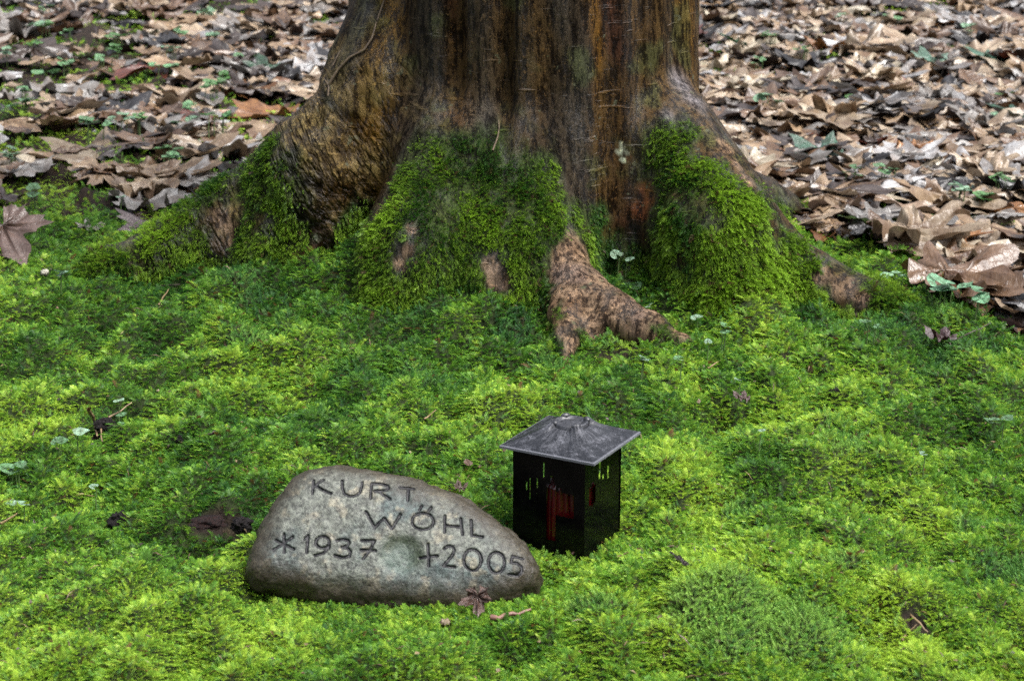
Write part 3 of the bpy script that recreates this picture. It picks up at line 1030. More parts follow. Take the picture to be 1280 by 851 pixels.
# subtle roughness on the flanks
SN = vnormals(SVv, SF)
flank = sstep(-.012, -.035, SVv[:, 2])
SVv = SVv + SN * (flank * (.007 * fbm(SVv[:, 0] * 45, SVv[:, 1] * 45, SVv[:, 2] * 45, 321, 3)))[:, None]
letd = np.interp(SVv[:, 0], su, np.arange(len(su))), np.interp(SVv[:, 1], sv, np.arange(len(sv)))
li, lj = np.clip(np.round(letd[0]).astype(int), 0, len(su) - 1), np.clip(np.round(letd[1]).astype(int), 0, len(sv) - 1)
cut = (1 - sstep(LETTER_W * .75, LETTER_W * 1.25, dl[li, lj])) * (SVv[:, 2] > -.06)
hv, ev = hol[li, lj], d2[li, lj]
u_, v_, w_ = SVv.T
sc = np.tile(np.array([.074, .079, .072]), (len(SVv), 1))
n1 = fbm(u_ * 60, v_ * 60, w_ * 60, 331, 3); n2 = fbm(u_ * 18, v_ * 18, w_ * 18, 341, 3); n3 = vn3(u_ * 260, v_ * 260, w_ * 260, 351)
sc = lerp(sc, (.042, .056, .058), sstep(-.1, .25, n2))
sc = lerp(sc, (.135, .122, .098), sstep(.10, .35, n1) * .8)
sc = sc * (1 + .75 * n3)[:, None]
sc = lerp(sc, (.024, .017, .009), sstep(-.050, -.010, ev + .03 * n2) * .9)       # darker brown round the rim
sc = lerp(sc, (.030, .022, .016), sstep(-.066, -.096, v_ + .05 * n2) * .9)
sc = lerp(sc, (.060, .088, .078), np.clip(hv * 1.3, 0, 1) * .6)
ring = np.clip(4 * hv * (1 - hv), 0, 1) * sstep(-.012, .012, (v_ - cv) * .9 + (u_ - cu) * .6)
sc = lerp(sc, (.020, .028, .012), ring * .8)  # shade inside the cup's upper right rim, painted into the colour
sc = sc * np.array([1.04, 1.06, .96])
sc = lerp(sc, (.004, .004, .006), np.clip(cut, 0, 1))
m, nt, b = new_mat('wet_granite')
oc = objco(nt)
ca = N(nt, 'ShaderNodeAttribute', attribute_name='stone').outputs['Color']
g1 = noise(nt, oc, 330, 4, .7)
g2 = noise(nt, oc, 90, 4, .6)
c = mix(nt, ramp(nt, g1, [(.38, 1.0), (.47, 0.0)]), ca, mix(nt, 1.0, ca, (.34, .34, .36), 'MULTIPLY'))
c = mix(nt, ramp(nt, g1, [(.58, 0.0), (.70, .7)]), c, mix(nt, 1.0, ca, (1.9, 1.8, 1.65), 'MULTIPLY'))
nt.links.new(c, b.inputs['Base Color'])
nt.links.new(ramp(nt, g2, [(.35, .40), (.7, .64)]), b.inputs['Roughness'])
bump(nt, b, add_h(nt, g1, g2, .5, 1.0), .55, .004)
b.inputs['Specular IOR Level'].default_value = .4
stone = empty('memorial_stone', (SO[0], SO[1], 0))
tag(stone, 'grey granite boulder lettered KURT WÖHL *1937 †2005, lying in the moss before the lantern', 'memorial stone')
Mst = Matrix((SU, SV, SW)).transposed().to_4x4()
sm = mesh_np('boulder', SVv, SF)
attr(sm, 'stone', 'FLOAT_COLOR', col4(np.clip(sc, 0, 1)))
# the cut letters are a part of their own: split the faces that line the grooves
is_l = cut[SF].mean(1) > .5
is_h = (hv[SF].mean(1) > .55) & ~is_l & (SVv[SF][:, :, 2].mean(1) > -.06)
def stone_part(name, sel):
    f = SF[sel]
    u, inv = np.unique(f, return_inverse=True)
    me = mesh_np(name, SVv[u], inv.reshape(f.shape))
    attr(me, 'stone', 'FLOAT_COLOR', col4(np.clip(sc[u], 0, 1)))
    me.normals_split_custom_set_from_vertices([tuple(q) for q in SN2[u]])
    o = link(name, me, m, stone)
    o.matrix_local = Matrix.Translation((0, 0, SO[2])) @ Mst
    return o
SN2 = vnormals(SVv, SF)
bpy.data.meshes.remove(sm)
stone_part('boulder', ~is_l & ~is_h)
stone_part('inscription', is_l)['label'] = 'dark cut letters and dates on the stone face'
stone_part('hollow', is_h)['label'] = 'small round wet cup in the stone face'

# ------------------------------------------------------------------ grave lantern
SIDE, LH = .119, .166
lan = empty('grave_lantern', (LX, LY, -.016), R(-29))
tag(lan, 'small black metal grave lantern with a frosted pyramid roof, behind the stone', 'lantern')
# local frame: x to the left along the left panel is -x, depth +y ; front corner at the origin
m, nt, b = new_mat('black_lacquer')
oc = objco(nt)
n1 = noise(nt, oc, 70, 5, .6)
nt.links.new(mix(nt, ramp(nt, n1, [(.45, 0.0), (.75, 1.0)]), (.0025, .0025, .003), (.006, .006, .006)), b.inputs['Base Color'])
nt.links.new(ramp(nt, n1, [(.3, .10), (.7, .26)]), b.inputs['Roughness'])
b.inputs['Specular IOR Level'].default_value = .35
M_LACQ = m
m, nt, b = new_mat('frosted_roof_metal')
oc = objco(nt)
sp_ = noise(nt, oc, 420, 4, .7)
bl_ = noise(nt, oc, 60, 5, .65)
st_ = noise(nt, mapping(nt, oc, (1, 1, .2)), 170, 4, .6)
f1 = ramp(nt, add_h(nt, sp_, bl_, .6, .5), [(.54, 0.0), (.68, 1.0)])
f2 = ramp(nt, add_h(nt, st_, bl_, .5, .5), [(.54, 0.0), (.64, .7)])
c = mix(nt, f1, (.006, .007, .010), (.045, .048, .058))
c = mix(nt, f2, c, (.088, .090, .105))
sp3 = N(nt, 'ShaderNodeSeparateXYZ'); nt.links.new(oc, sp3.inputs[0])
at2 = N(nt, 'ShaderNodeMath', operation='ARCTAN2'); nt.links.new(sp3.outputs[1], at2.inputs[0]); nt.links.new(sp3.outputs[0], at2.inputs[1])
ln_ = N(nt, 'ShaderNodeVectorMath', operation='LENGTH'); nt.links.new(oc, ln_.inputs[0])
cb = N(nt, 'ShaderNodeCombineXYZ'); nt.links.new(at2.outputs[0], cb.inputs[0]); nt.links.new(ln_.outputs['Value'], cb.inputs[1])
run = noise(nt, mapping(nt, cb.outputs[0], (14, 38, 1)), 1.0, 4, .65)
rad_m = N(nt, 'ShaderNodeMapRange'); nt.links.new(ln_.outputs['Value'], rad_m.inputs['Value'])
for k_, v_ in (('From Min', .034), ('From Max', .072), ('To Min', .30), ('To Max', .02)): rad_m.inputs[k_].default_value = v_
rm = N(nt, 'ShaderNodeMath', operation='MULTIPLY'); nt.links.new(ramp(nt, run, [(.46, 0.0), (.60, 1.0)]), rm.inputs[0]); nt.links.new(rad_m.outputs[0], rm.inputs[1])
c = mix(nt, rm.outputs[0], c, (.14, .143, .16))      # chalky run marks below the smoke hole
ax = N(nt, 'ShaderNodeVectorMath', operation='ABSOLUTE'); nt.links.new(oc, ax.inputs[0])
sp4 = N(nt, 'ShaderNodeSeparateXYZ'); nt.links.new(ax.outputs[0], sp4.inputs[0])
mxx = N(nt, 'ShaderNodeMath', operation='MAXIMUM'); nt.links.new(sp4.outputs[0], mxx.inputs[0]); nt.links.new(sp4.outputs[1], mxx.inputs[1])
c = mix(nt, ramp(nt, mxx.outputs[0], [(.0, 0.0), (.0752, 0.0), (.0764, .8)]), c, (.17, .175, .20))      # outer rim lightened in the colour, standing for its bright glint
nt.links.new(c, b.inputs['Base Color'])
nt.links.new(ramp(nt, bl_, [(.35, .30), (.7, .6)]), b.inputs['Roughness'])
b.inputs['Specular IOR Level'].default_value = .32
bump(nt, b, sp_, .5, .0015)
M_ROOF = m


def panel(name, slots, mat_world):
    """a thin sheet with rectangular cut-outs; slots in fractions (s0,s1,t0,t1)"""
    ss = sorted({0.0, 1.0} | {round(q[0], 4) for q in slots} | {round(q[1], 4) for q in slots})
    ts = sorted({0.0, 1.0} | {round(q[2], 4) for q in slots} | {round(q[3], 4) for q in slots})
    bm = bmesh.new()
    vs = {}
    def vtx(a, c):
        if (a, c) not in vs:
            vs[a, c] = bm.verts.new((ss[a] * SIDE, 0, ts[c] * LH))
        return vs[a, c]
    for a in range(len(ss) - 1):
        for c in range(len(ts) - 1):
            ms, mt = (ss[a] + ss[a + 1]) / 2, (ts[c] + ts[c + 1]) / 2
            if any(q[0] < ms < q[1] and q[2] < mt < q[3] for q in slots):
                continue
            bm.faces.new((vtx(a, c), vtx(a + 1, c), vtx(a + 1, c + 1), vtx(a, c + 1)))
    bmesh.ops.solidify(bm, geom=bm.faces[:], thickness=.0014)
    bm.normal_update()
    me = bpy.data.meshes.new(name)
    bm.to_mesh(me); bm.free()
    o = link(name, me, M_LACQ, lan)
    o.matrix_local = mat_world
    return o


wS = .0078
SL = [(.185, .185 + 2 * wS, .60, .68), (.235, .235 + 2 * wS, .51, .72), (.335, .335 + 2 * wS, .64, .73), (.335, .335 + 2 * wS, .49, .59), (.425, .425 + 2 * wS, .745, .89),
      (.47, .60, .17, .70), (.525, .575, .70, .78), (.60, .85, .42, .64), (.64, .68, .64, .68)]
SR = [(.13, .31, .52, .69), (.19, .26, .50, .52), (.19, .26, .69, .72), (.40, .44, .71, .91), (.50, .54, .69, .73), (.64, .68, .66, .78)]
RZ = Matrix.Rotation
# left panel: from the left corner (-SIDE,0) to the front corner
panel('side_panel', SL, Matrix.Translation((-SIDE, 0, 0)))
panel('side_panel', SR, Matrix.Translation((-.0016, .0016, 0)) @ RZ(R(90), 4, 'Z') @ Matrix.Diagonal(((SIDE - .0032) / SIDE, 1, 1, 1)))
BACK = [(.08, .47, .30, .92), (.53, .92, .30, .92)]
panel('side_panel', BACK, Matrix.Translation((0, SIDE, 0)) @ RZ(R(180), 4, 'Z'))
BACK = [(.10, .45, .38, .92), (.55, .90, .38, .92)]
panel('side_panel', BACK, Matrix.Translation((-SIDE + .0002, SIDE - .0016, 0)) @ RZ(R(-90), 4, 'Z') @ Matrix.Diagonal(((SIDE - .0032) / SIDE, 1, 1, 1)))
bm = bmesh.new()
bmesh.ops.create_cube(bm, size=1, matrix=Matrix.Translation((-SIDE / 2, SIDE / 2, .003)) @ Matrix.Diagonal((SIDE - .006, SIDE - .006, .004, 1)))
me = bpy.data.meshes.new('base_plate'); bm.to_mesh(me); bm.free()
link('base_plate', me, M_LACQ, lan)

# roof: a hipped sheet with a round smoke hole; the hips end in four peaks round the hole
RS, RH, RHOLE = .0775, .035, .027
def roof_h(x, y):
    t = max(abs(x), abs(y)) / RS
    return RH * max(0.0, 1 - t) ** 1.12
bm = bmesh.new()
rings, seg = 10, 48
V_ = []
for a in range(rings + 1):
    row = []
    for c in range(seg):
        an_ = 2 * math.pi * c / seg + math.pi / 4
        sq = 1 / max(abs(math.cos(an_)), abs(math.sin(an_)))
        r_in, r_out = RHOLE, RS * sq
        rho_ = r_in + (r_out - r_in) * (a / rings)
        xx, yy = rho_ * math.cos(an_), rho_ * math.sin(an_)
        pk = .0065 * math.exp(-((rho_ - r_in) / .010) ** 2) * abs(math.cos(2 * (an_ - math.pi / 4))) ** 4 * (1 if abs(math.cos(an_)) > .5 and abs(math.sin(an_)) > .5 else 0)
        row.append(bm.verts.new((xx, yy, roof_h(xx, yy) + pk)))
    V_.append(row)
for a in range(rings):
    for c in range(seg):
        d = (c + 1) % seg
        bm.faces.new((V_[a][c], V_[a + 1][c], V_[a + 1][d], V_[a][d]))
# drip lip
lip = []
for c in range(seg):
    v = V_[rings][c]
    lip.append(bm.verts.new((v.co.x, v.co.y, v.co.z - .0035)))
for c in range(seg):
    d = (c + 1) % seg
    bm.faces.new((V_[rings][c], lip[c], lip[d], V_[rings][d]))
# underside
und = []
for c in range(seg):
    v = lip[c]
    und.append(bm.verts.new((v.co.x * .70, v.co.y * .70, -.0025)))
for c in range(seg):
    d = (c + 1) % seg
    bm.faces.new((lip[c], und[c], und[d], lip[d]))
me = bpy.data.meshes.new('roof'); bm.to_mesh(me); bm.free()
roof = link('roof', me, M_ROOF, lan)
RCX, RCY = -SIDE / 2 + .006, SIDE / 2 - .002
roof.location = (RCX, RCY, LH + .003)
# collar and little dome inside the hole
bm = bmesh.new()
prof = [(RHOLE - .001, .012), (RHOLE - .001, .0240), (RHOLE - .0035, .0255), (RHOLE - .006, .0240), (RHOLE - .007, .0210), (.013, .0230), (.006, .025), (.0005, .0255)]
rows = []
for (r_, z_) in prof:
    rows.append([bm.verts.new((r_ * math.cos(2 * math.pi * c / 40), r_ * math.sin(2 * math.pi * c / 40), z_)) for c in range(40)])
for a in range(len(rows) - 1):
    for c in range(40):
        d = (c + 1) % 40
        bm.faces.new((rows[a][c], rows[a][d], rows[a + 1][d], rows[a + 1][c]))
for q in range(4):        # four little lugs round the collar
    a_ = math.pi / 4 + q * math.pi / 2
    bmesh.ops.create_icosphere(bm, subdivisions=2, radius=1, matrix=Matrix.Translation(((RHOLE - .002) * math.cos(a_), (RHOLE - .002) * math.sin(a_), .0245)) @ Matrix.Rotation(a_, 4, 'Z') @ Matrix.Diagonal((.0050, .0075, .0045, 1)))
for f in bm.faces: f.smooth = True
me = bpy.data.meshes.new('vent_cap'); bm.to_mesh(me); bm.free()
vc = link('vent_cap', me, mat_plain('dark_cap_metal', (.014, .015, .018), .34, (.05, .052, .06), 240, .4, .001), roof)
vc.location = (0, 0, .003)

# red ribbed candle inside
m, nt, b = new_mat('red_candle_plastic')
oc = objco(nt)
nt.links.new(mix(nt, noise(nt, oc, 40, 3), (.060, .002, .003), (.03, .001, .002)), b.inputs['Base Color'])
b.inputs['Roughness'].default_value = .25
b.inputs['Subsurface Weight'].default_value = .0
bm = bmesh.new()
rows = []
for (rf, z_) in ((.0, .004), (.95, .004), (1, .010), (1, .060), (.98, .100), (.80, .112), (.80, .118), (.0, .118)):
    row = []
    for c in range(144):
        an_ = 2 * math.pi * c / 144
        fl = .0022 * abs(math.sin(an_ * 12)) * (1 if .009 < z_ < .101 else .2)
        r_ = rf * (.040 + fl)
        row.append(bm.verts.new((r_ * math.cos(an_), r_ * math.sin(an_), z_)))
    rows.append(row)
for a in range(len(rows) - 1):
    for c in range(144):
        d = (c + 1) % 144
        bm.faces.new((rows[a][c], rows[a][d], rows[a + 1][d], rows[a + 1][c]))
bmesh.ops.remove_doubles(bm, verts=bm.verts[:], dist=1e-6)
me = bpy.data.meshes.new('grave_candle'); bm.to_mesh(me); bm.free()
lc = lan.matrix_basis @ Vector((-SIDE * .47, SIDE * .40, .006))
cd = link('grave_candle', me, m)
cd.location = Matrix.Translation(lan.location) @ Matrix.Rotation(R(-29), 4, 'Z') @ Vector((-SIDE * .42, SIDE * .40, .006))
tag(cd, 'red ribbed candle seen through the lantern cut-outs', 'candle')

# ------------------------------------------------------------------ leaves
def leaf_maple(seed, curl, fold, wave):
    r = random.Random(seed)
    lobes = [(-118, .52), (-62, .82), (0, 1.0), (62, .84), (118, .50)]
    lobes = [(a + r.uniform(-5, 5), l * r.uniform(.9, 1.08)) for a, l in lobes]
    na, nr = 72, 6
    V, T, VE = [], [], []
    for q in range(nr + 1):
        for c in range(na + 1):
            a = -165 + 330 * c / na
            rad_ = .30
            vein = 0.0
            for (la, ll) in lobes:
                d = abs(a - la)
                rad_ = max(rad_, ll * (1 - .62 * min(1, d / 27) ** .8))
                # small teeth
                rad_ = max(rad_, ll * .78 * (1 - .55 * min(1, abs(d - 15) / 11))) if ll > .6 else rad_
                vein = max(vein, 1 - d / 6)
            rad_ *= 1 + .03 * math.sin(a * .7 + seed)
            t = q / nr
            rr_ = rad_ * t
            X_, Y_ = rr_ * math.sin(R(a)), rr_ * math.cos(R(a)) - .28
            z_ = curl * (rr_ ** 2) * .55 + fold * abs(X_) * .55
            z_ += wave * .11 * math.sin(a * .105 + seed * 1.3) * t * t + wave * .07 * math.sin(a * .21 + 2 * seed + 5 * t)
            z_ += .05 * math.cos(R(a) * 5.8) * t * .6
            V.append((X_, Y_, z_)); T.append((X_, Y_, seed * 3.7)); VE.append(max(0, vein) * (.3 + .7 * (1 - t)))
    Fq = []
    for q in range(nr):
        for c in range(na):
            a = q * (na + 1) + c
            Fq.append((a, a + na + 1, a + na + 2, a + 1))
    return bend(V, seed, curl), np.array(Fq), np.array(T), np.array(VE)


def leaf_oval(seed, curl, fold, wave, wid=.36):
    r = random.Random(seed)
    nl, nw = 16, 8
    V, T, VE = [], [], []
    sk = r.uniform(-.12, .12)
    for q in range(nl + 1):
        t = q / nl
        w = wid * (math.sin(math.pi * t ** .85) ** .8) * (1 - .25 * t) + .006
        for c in range(nw + 1):
            s = c / nw * 2 - 1
            X_ = s * w * (1 + .05 * math.sin(t * 40)) + sk * math.sin(math.pi * t)
            Y_ = t - .5
            z_ = fold * abs(s) * w * .9 + curl * (t - .5) ** 2 * .9 + wave * .06 * math.sin(t * 17 + s * 2 + seed) * abs(s) + .012 * math.sin(t * 55) * (1 - abs(s))
            V.append((X_, Y_, z_)); T.append((X_, Y_, seed * 3.7))
            VE.append(1.0 if c == nw // 2 else (.35 if q % 2 == 0 else 0))
    Fq = []
    for q in range(nl):
        for c in range(nw):
            a = q * (nw + 1) + c
            Fq.append((a, a + 1, a + nw + 2, a + nw + 1))
    return bend(V, seed, curl), np.array(Fq), np.array(T), np.array(VE)


def bend(V, seed, curl):
    """roll the blade round an oblique axis so dead leaves look dried"""
    r = random.Random(seed + 99)
    V = np.array(V)
    a = r.uniform(0, math.pi)
    k = curl * r.uniform(.8, 1.6) + 1e-4
    u = V[:, 0] * math.cos(a) + V[:, 1] * math.sin(a)
    v = -V[:, 0] * math.sin(a) + V[:, 1] * math.cos(a)
    z = V[:, 2]
    un = np.sin(u * k) / k * (1 - 0 * z) - z * np.sin(u * k)
    zn = (1 - np.cos(u * k)) / k * np.sign(1) + z * np.cos(u * k)
    return np.stack([un * math.cos(a) - v * math.sin(a), un * math.sin(a) + v * math.cos(a), zn], 1)


FORMS = [('lobed', 'flat', leaf_maple(1, .03, .03, .35)), ('lobed', 'wavy', leaf_maple(2, .10, .05, .55)), ('lobed', 'curled', leaf_maple(3, .32, .04, .35)), ('lobed', 'folded', leaf_maple(4, .06, .20, .3)), ('lobed', 'arched', leaf_maple(5, -.28, -.05, .3)), ('lobed', 'crumpled', leaf_maple(6, .3, .15, .85)), ('lobed', 'drooping', leaf_maple(7, -.15, -.25, .6)),
         ('oval', 'flat', leaf_oval(11, .05, .06, .4)), ('oval', 'folded', leaf_oval(12, .10, .32, .4)), ('oval', 'curled', leaf_oval(13, .42, .10, .6)), ('oval', 'arched', leaf_oval(14, -.5, -.1, .5)), ('oval', 'narrow', leaf_oval(15, .3, .35, .6, .2))]
LEAF_ME = []
for (kind, form, (V, Fq, T, VE)) in FORMS:
    me = mesh_np('fallen_leaf', V, Fq)
    attr(me, 'leafuv', 'FLOAT_VECTOR', T)
    attr(me, 'vein', 'FLOAT', VE)
    me.materials.append(M_LEAF)
    LEAF_ME.append(me)

TONES = [('pale tan', (.250, .198, .138)), ('buff', (.200, .142, .086)), ('greyish', (.158, .152, .144)), ('silvery', (.225, .224, .226)), ('brown', (.100, .060, .034)), ('dark brown', (.034, .023, .018)), ('rust red', (.090, .026, .014)), ('orange', (.165, .078, .028)), ('blackened', (.014, .012, .012)), ('cream', (.33, .290, .215))]
TW_R = np.array([.21, .16, .13, .12, .17, .09, .014, .012, .05, .07])
TW_L = np.array([.18, .18, .13, .07, .20, .12, .014, .014, .06, .03])


def litter_pts(sp, jit):
    P = []
    yy = 2.8
    while yy < 11.5:
        hw = yy * .262 * 1.10 + .15
        n_ = int(2 * hw / sp)
        P.append(np.stack([-hw + (np.arange(n_) + RNG.random(n_)) * sp, yy + (RNG.random(n_) - .5) * sp * jit], 1))
        yy += sp
    return np.concatenate(P)


cands = []
for layer, sp_l in ((0, .085), (1, .088), (2, .11)):
    P = litter_pts(sp_l, 1.6)
    me_ = moss_edge(P[:, 0], P[:, 1])
    inm = me_ > -.01
    # a few leaves stray on to the moss edge
    stray = (me_ < .10) & (RNG.random(len(P)) < .10) & (layer == 2)
    isl = fbm(P[:, 0] * 2.6, P[:, 1] * 1.5, 0 * P[:, 0], 231, 3) + .20 * (P[:, 0] < -.3) - .02
    onisl = isl > .07 + .15 * (P[:, 0] > .3)
    k = (~inm | stray) & ~(onisl & (RNG.random(len(P)) < (.8 if layer else 1.0)))
    k &= np.hypot((P[:, 0] - TREE_C[0]) / 1.25, P[:, 1] - TREE_C[1]) > .46
    for (x, y) in P[k]:
        cands.append((x, y, layer))
cands = np.array(cands)
n_ = len(cands)
cx, cy, clay = cands.T
cz = ground(cx, cy, False) + .006 + clay * .012 + RNG.random(n_) * .012
fi = RNG.choice(len(FORMS), n_, p=np.array([.16, .15, .08, .07, .11, .05, .09, .11, .05, .05, .05, .03]))
size = np.where(fi < 7, RNG.uniform(.10, .215, n_), RNG.uniform(.085, .16, n_))
tone = np.where(cx > 0, RNG.choice(len(TONES), n_, p=TW_R / TW_R.sum()), RNG.choice(len(TONES), n_, p=TW_L / TW_L.sum()))
tone = np.where((clay == 0) & (RNG.random(n_) < .55), RNG.choice([4, 5, 8], n_), tone)
rot = np.stack([RNG.normal(0, .085, n_), RNG.normal(0, .085, n_), RNG.uniform(0, 6.283, n_)], 1)
flip = RNG.random(n_) < .35
rot[:, 0] += np.where(flip, math.pi, 0)
shade = RNG.uniform(.85, 1.5, n_)
pxx, pyy, depth = to_px(np.stack([cx, cy, cz], 1))
inframe = (pxx > -15) & (pxx < 1295) & (pyy > -6) & (pyy < 870)
hid = np.array([tree_bvh.ray_cast(Vector(CAMP), Vector(((x - 0) , y, z - CAM_H)).normalized(), math.dist((x, y, z), CAMP) - .02)[0] is not None for x, y, z in zip(cx, cy, cz)])
vis_size = size ** 2 / depth ** 3
rank = np.where(inframe & ~hid & (clay >= 1), vis_size, 0)
N_IND = 262
chosen = np.argsort(-rank)[:N_IND]
isind = np.zeros(n_, bool); isind[chosen] = True

PLURAL_ZONE = {}
def zone(px, py):
    if px < 640:
        if py > 215: return 'at the moss border left of the trunk'
        if px > 250: return 'close beside the left of the trunk'
        if py > 140: return 'behind the moss at the left edge'
        return 'far back left of the trunk'
    if py > 300: return 'on the moss border at the far right'
    if px < 960 : return 'close beside the right of the trunk'
    if py > 215: return 'behind the moss on the right'
    if px < 1120: return 'far back right of the trunk'
    return 'far back near the right edge'


def place_leaf(x, y, z, f, s, col, rx, label, group=None, cat='leaf', mat=None):
    o = bpy.data.objects.new('fallen_leaf', LEAF_ME[f])
    COL.objects.link(o)
    o.location = (x, y, z)
    o.rotation_euler = rx
    o.scale = (s, s, s)
    o.color = (*col, 1)
    tag(o, label, cat, group)
    return o


for q in np.where(isind)[0]:
    kd, fm2 = FORMS[fi[q]][:2]
    lab = f"{TONES[tone[q]][0]} {fm2} {kd} dead leaf {zone(pxx[q], pyy[q])}"
    place_leaf(cx[q], cy[q], cz[q], fi[q], size[q], np.array(TONES[tone[q]][1]) * shade[q], rot[q], lab, 'dead leaves in the woodland litter')

# the remaining leaves: one sheet of litter
Vs, Fs, Ts, VEs, Cs = [], [], [], [], []
off = 0
for f in range(len(FORMS)):
    V, Fq, T, VE = FORMS[f][2]
    sel = np.where((~isind) & (fi == f))[0]
    for q in sel:
        Rm = np.array(Matrix.Rotation(rot[q, 2], 3, 'Z') @ Matrix.Rotation(rot[q, 1], 3, 'Y') @ Matrix.Rotation(rot[q, 0], 3, 'X'))
        v = (V * size[q]) @ Rm.T + np.array([cx[q], cy[q], cz[q]])
        Vs.append(v); Fs.append(Fq + off); Ts.append(T + q * 1.37); VEs.append(VE)
        Cs.append(np.tile(np.array(TONES[tone[q]][1]) * shade[q], (len(v), 1)))
        off += len(v)
me = mesh_np('leaf_litter', np.concatenate(Vs), np.concatenate(Fs))
attr(me, 'leafuv', 'FLOAT_VECTOR', np.concatenate(Ts))
attr(me, 'vein', 'FLOAT', np.concatenate(VEs))
attr(me, 'tint', 'FLOAT_COLOR', col4(np.concatenate(Cs)))
tag(link('leaf_litter', me, M_LITTER), 'thick layer of wet dead leaves covering the wood floor behind the tree', 'leaf litter', kind='stuff')
print('leaves', n_, 'individual', N_IND)

# leaves one can point at
def gz(px, py, dz=.0):
    p = at(px, py, .02)
    for _ in range(4):
        p = at(px, py, float(ground(p[0], p[1])) + dz)
    return p
SOLO = [
    (12, 318, 3, .165, (.19, .125, .10), (-.50, .22, 3.5), 'large brown ribbed leaf propped on the moss at the left edge'),
    (178, 280, 4, .115, (.17, .122, .128), (.50, .1, 1.3), 'purplish brown leaf lying on the moss left of the tree roots'),
    (112, 285, 1, .055, (.30, .29, .25), (.1, .1, .4), 'small pale crinkled leaf on the moss by the purplish leaf'),
    (597, 758, 5, .037, (.17, .105, .085), (-.85, .15, 3.0), 'small crumpled brown leaf standing against the front of the stone'),
    (1172, 424, 5, .058, (.085, .040, .045), (.1, .2, .9), 'dark plum coloured curled leaf in the moss at the right'),
    (1272, 412, 2, .09, (.17, .125, .125), (.3, .3, 2.0), 'purple brown leaf on the moss at the right edge'),
    (1150, 285, 11, .24, (.46, .33, .22), (.05, .1, 1.05), 'long pale tan strip of leaf lying across the moss border right of the trunk'),
    (1200, 300, 1, .14, (.42, .33, .23), (.1, -.2, .5), 'large pale tan lobed leaf behind the long strip of leaf'),
    (1195, 320, 0, .10, (.30, .28, .29), (.15, -.2, 2.6), 'grey lobed leaf below the long pale strip at the moss border'),
    (1235, 330, 8, .10, (.33, .32, .33), (.15, .2, 2.2), 'silvery grey veined leaf at the right moss border'),
    (1250, 357, 5, .05, (.40, .31, .20), (.9, .2, 1.2), 'small torn beige leaf standing at the right moss border'),
    (1245, 385, 9, .055, (.30, .17, .09), (.4, .2, 1.9), 'light brown curled leaf hanging over the moss at the far right'),
    (1170, 262, 7, .11, (.24, .235, .265), (.1, .2, 1.2), 'blue grey flat leaf behind the long pale strip'),
    (108, 137, 8, .13, (.16, .028, .014), (.35, .3, 1.3), 'dark red glossy leaf in the litter left of the trunk'),
    (105, 205, 0, .20, (.36, .29, .20), (.08, -.1, 1.2), 'very large tan maple leaf spread in the litter at the left'),
    (330, 142, 7, .08, (.34, .16, .05), (.1, .2, 1.5), 'orange brown oval leaf beside the left buttress of the trunk'),
    (1127, 105, 8, .09, (.24, .055, .018), (.5, .3, .5), 'rust red folded leaf standing in the litter at the right'),
    (985, 195, 8, .07, (.32, .12, .03), (.3, .2, .8), 'small orange leaf in the litter beside the green ivy leaf'),
    (1010, 245, 2, .12, (.09, .062, .045), (.2, -.3, .9), 'dark brown curled leaf overhanging the right root'),
    (1040, 262, 1, .13, (.36, .26, .19), (.15, .2, 2.4), 'tan wavy leaf at the edge of the litter above the right root'),
    (230, 215, 10, .12, (.28, .20, .15), (.1, .1, 1.2), 'long brown arched leaf at the foot of the left buttress'),
    (925, 500, 5, .028, (.17, .11, .10), (.2, .1, 1.0), 'tiny brown leaf scrap in the moss right of the lantern'),
    (585, 582, 7, .022, (.30, .20, .15), (.2, .1, .3), 'tiny pinkish leaf scrap in the moss above the stone'),
    (575, 612, 5, .020, (.20, .14, .11), (.2, .1, .3), 'tiny brown scrap by the top edge of the stone'),
    (848, 706, 11, .035, (.035, .022, .018), (.5, .1, 1.1), 'small dark sliver of leaf in the moss right of the lantern'),
]
for (px, py, f, s, c, rx, lab) in SOLO:
    p = gz(px, py, .014)
    place_leaf(p[0], p[1], p[2] + .006 + (.03 if s > .15 else 0), f, s, tuple(.58 * q for q in c), rx, lab)

# green leaves lying or growing in the litter
for (px, py, f, s, c, rx, lab) in [
    (922, 62, 3, .14, (.030, .130, .050), (.45, .2, 1.5), 'dark green ivy leaf standing in the litter right of the trunk'),
    (1018, 197, 0, .13, (.075, .190, .125), (.25, -.2, .8), 'bluish green ivy leaf lying in the litter above the right root'),
    (1068, 285, 7, .085, (.190, .330, .120), (.2, .3, 1.7), 'light green oval leaf resting on the moss by the pale strip'),
    (1160, 78, 0, .11, (.14, .28, .20), (.2, .1, .3), 'pale green leaf far back in the litter at the right'),
    (1235, 78, 0, .14, (.10, .25, .17), (.2, .1, 1.3), 'blue green leaf far back near the right edge'),
    (1215, 250, 0, .08, (.12, .29, .17), (.3, .1, 1.3), 'small green ivy leaf beside the blue grey leaf'),
    (1262, 150, 3, .12, (.02, .09, .04), (.3, .1, 1.3), 'dark green leaf in the litter at the right edge'),
    (330, 90, 3, .12, (.018, .08, .030), (.4, .1, .3), 'dark green leaf in the litter left of the trunk')]:
    p = gz(px, py, .03)
    o = place_leaf(p[0], p[1], p[2] + .022, f, s, tuple(.6 * q for q in c), rx, lab)
    o.name = 'green_leaf'
    if o.data.materials[0] is M_LEAF: o.material_slots[0].link = 'OBJECT'; o.material_slots[0].material = M_GREEN

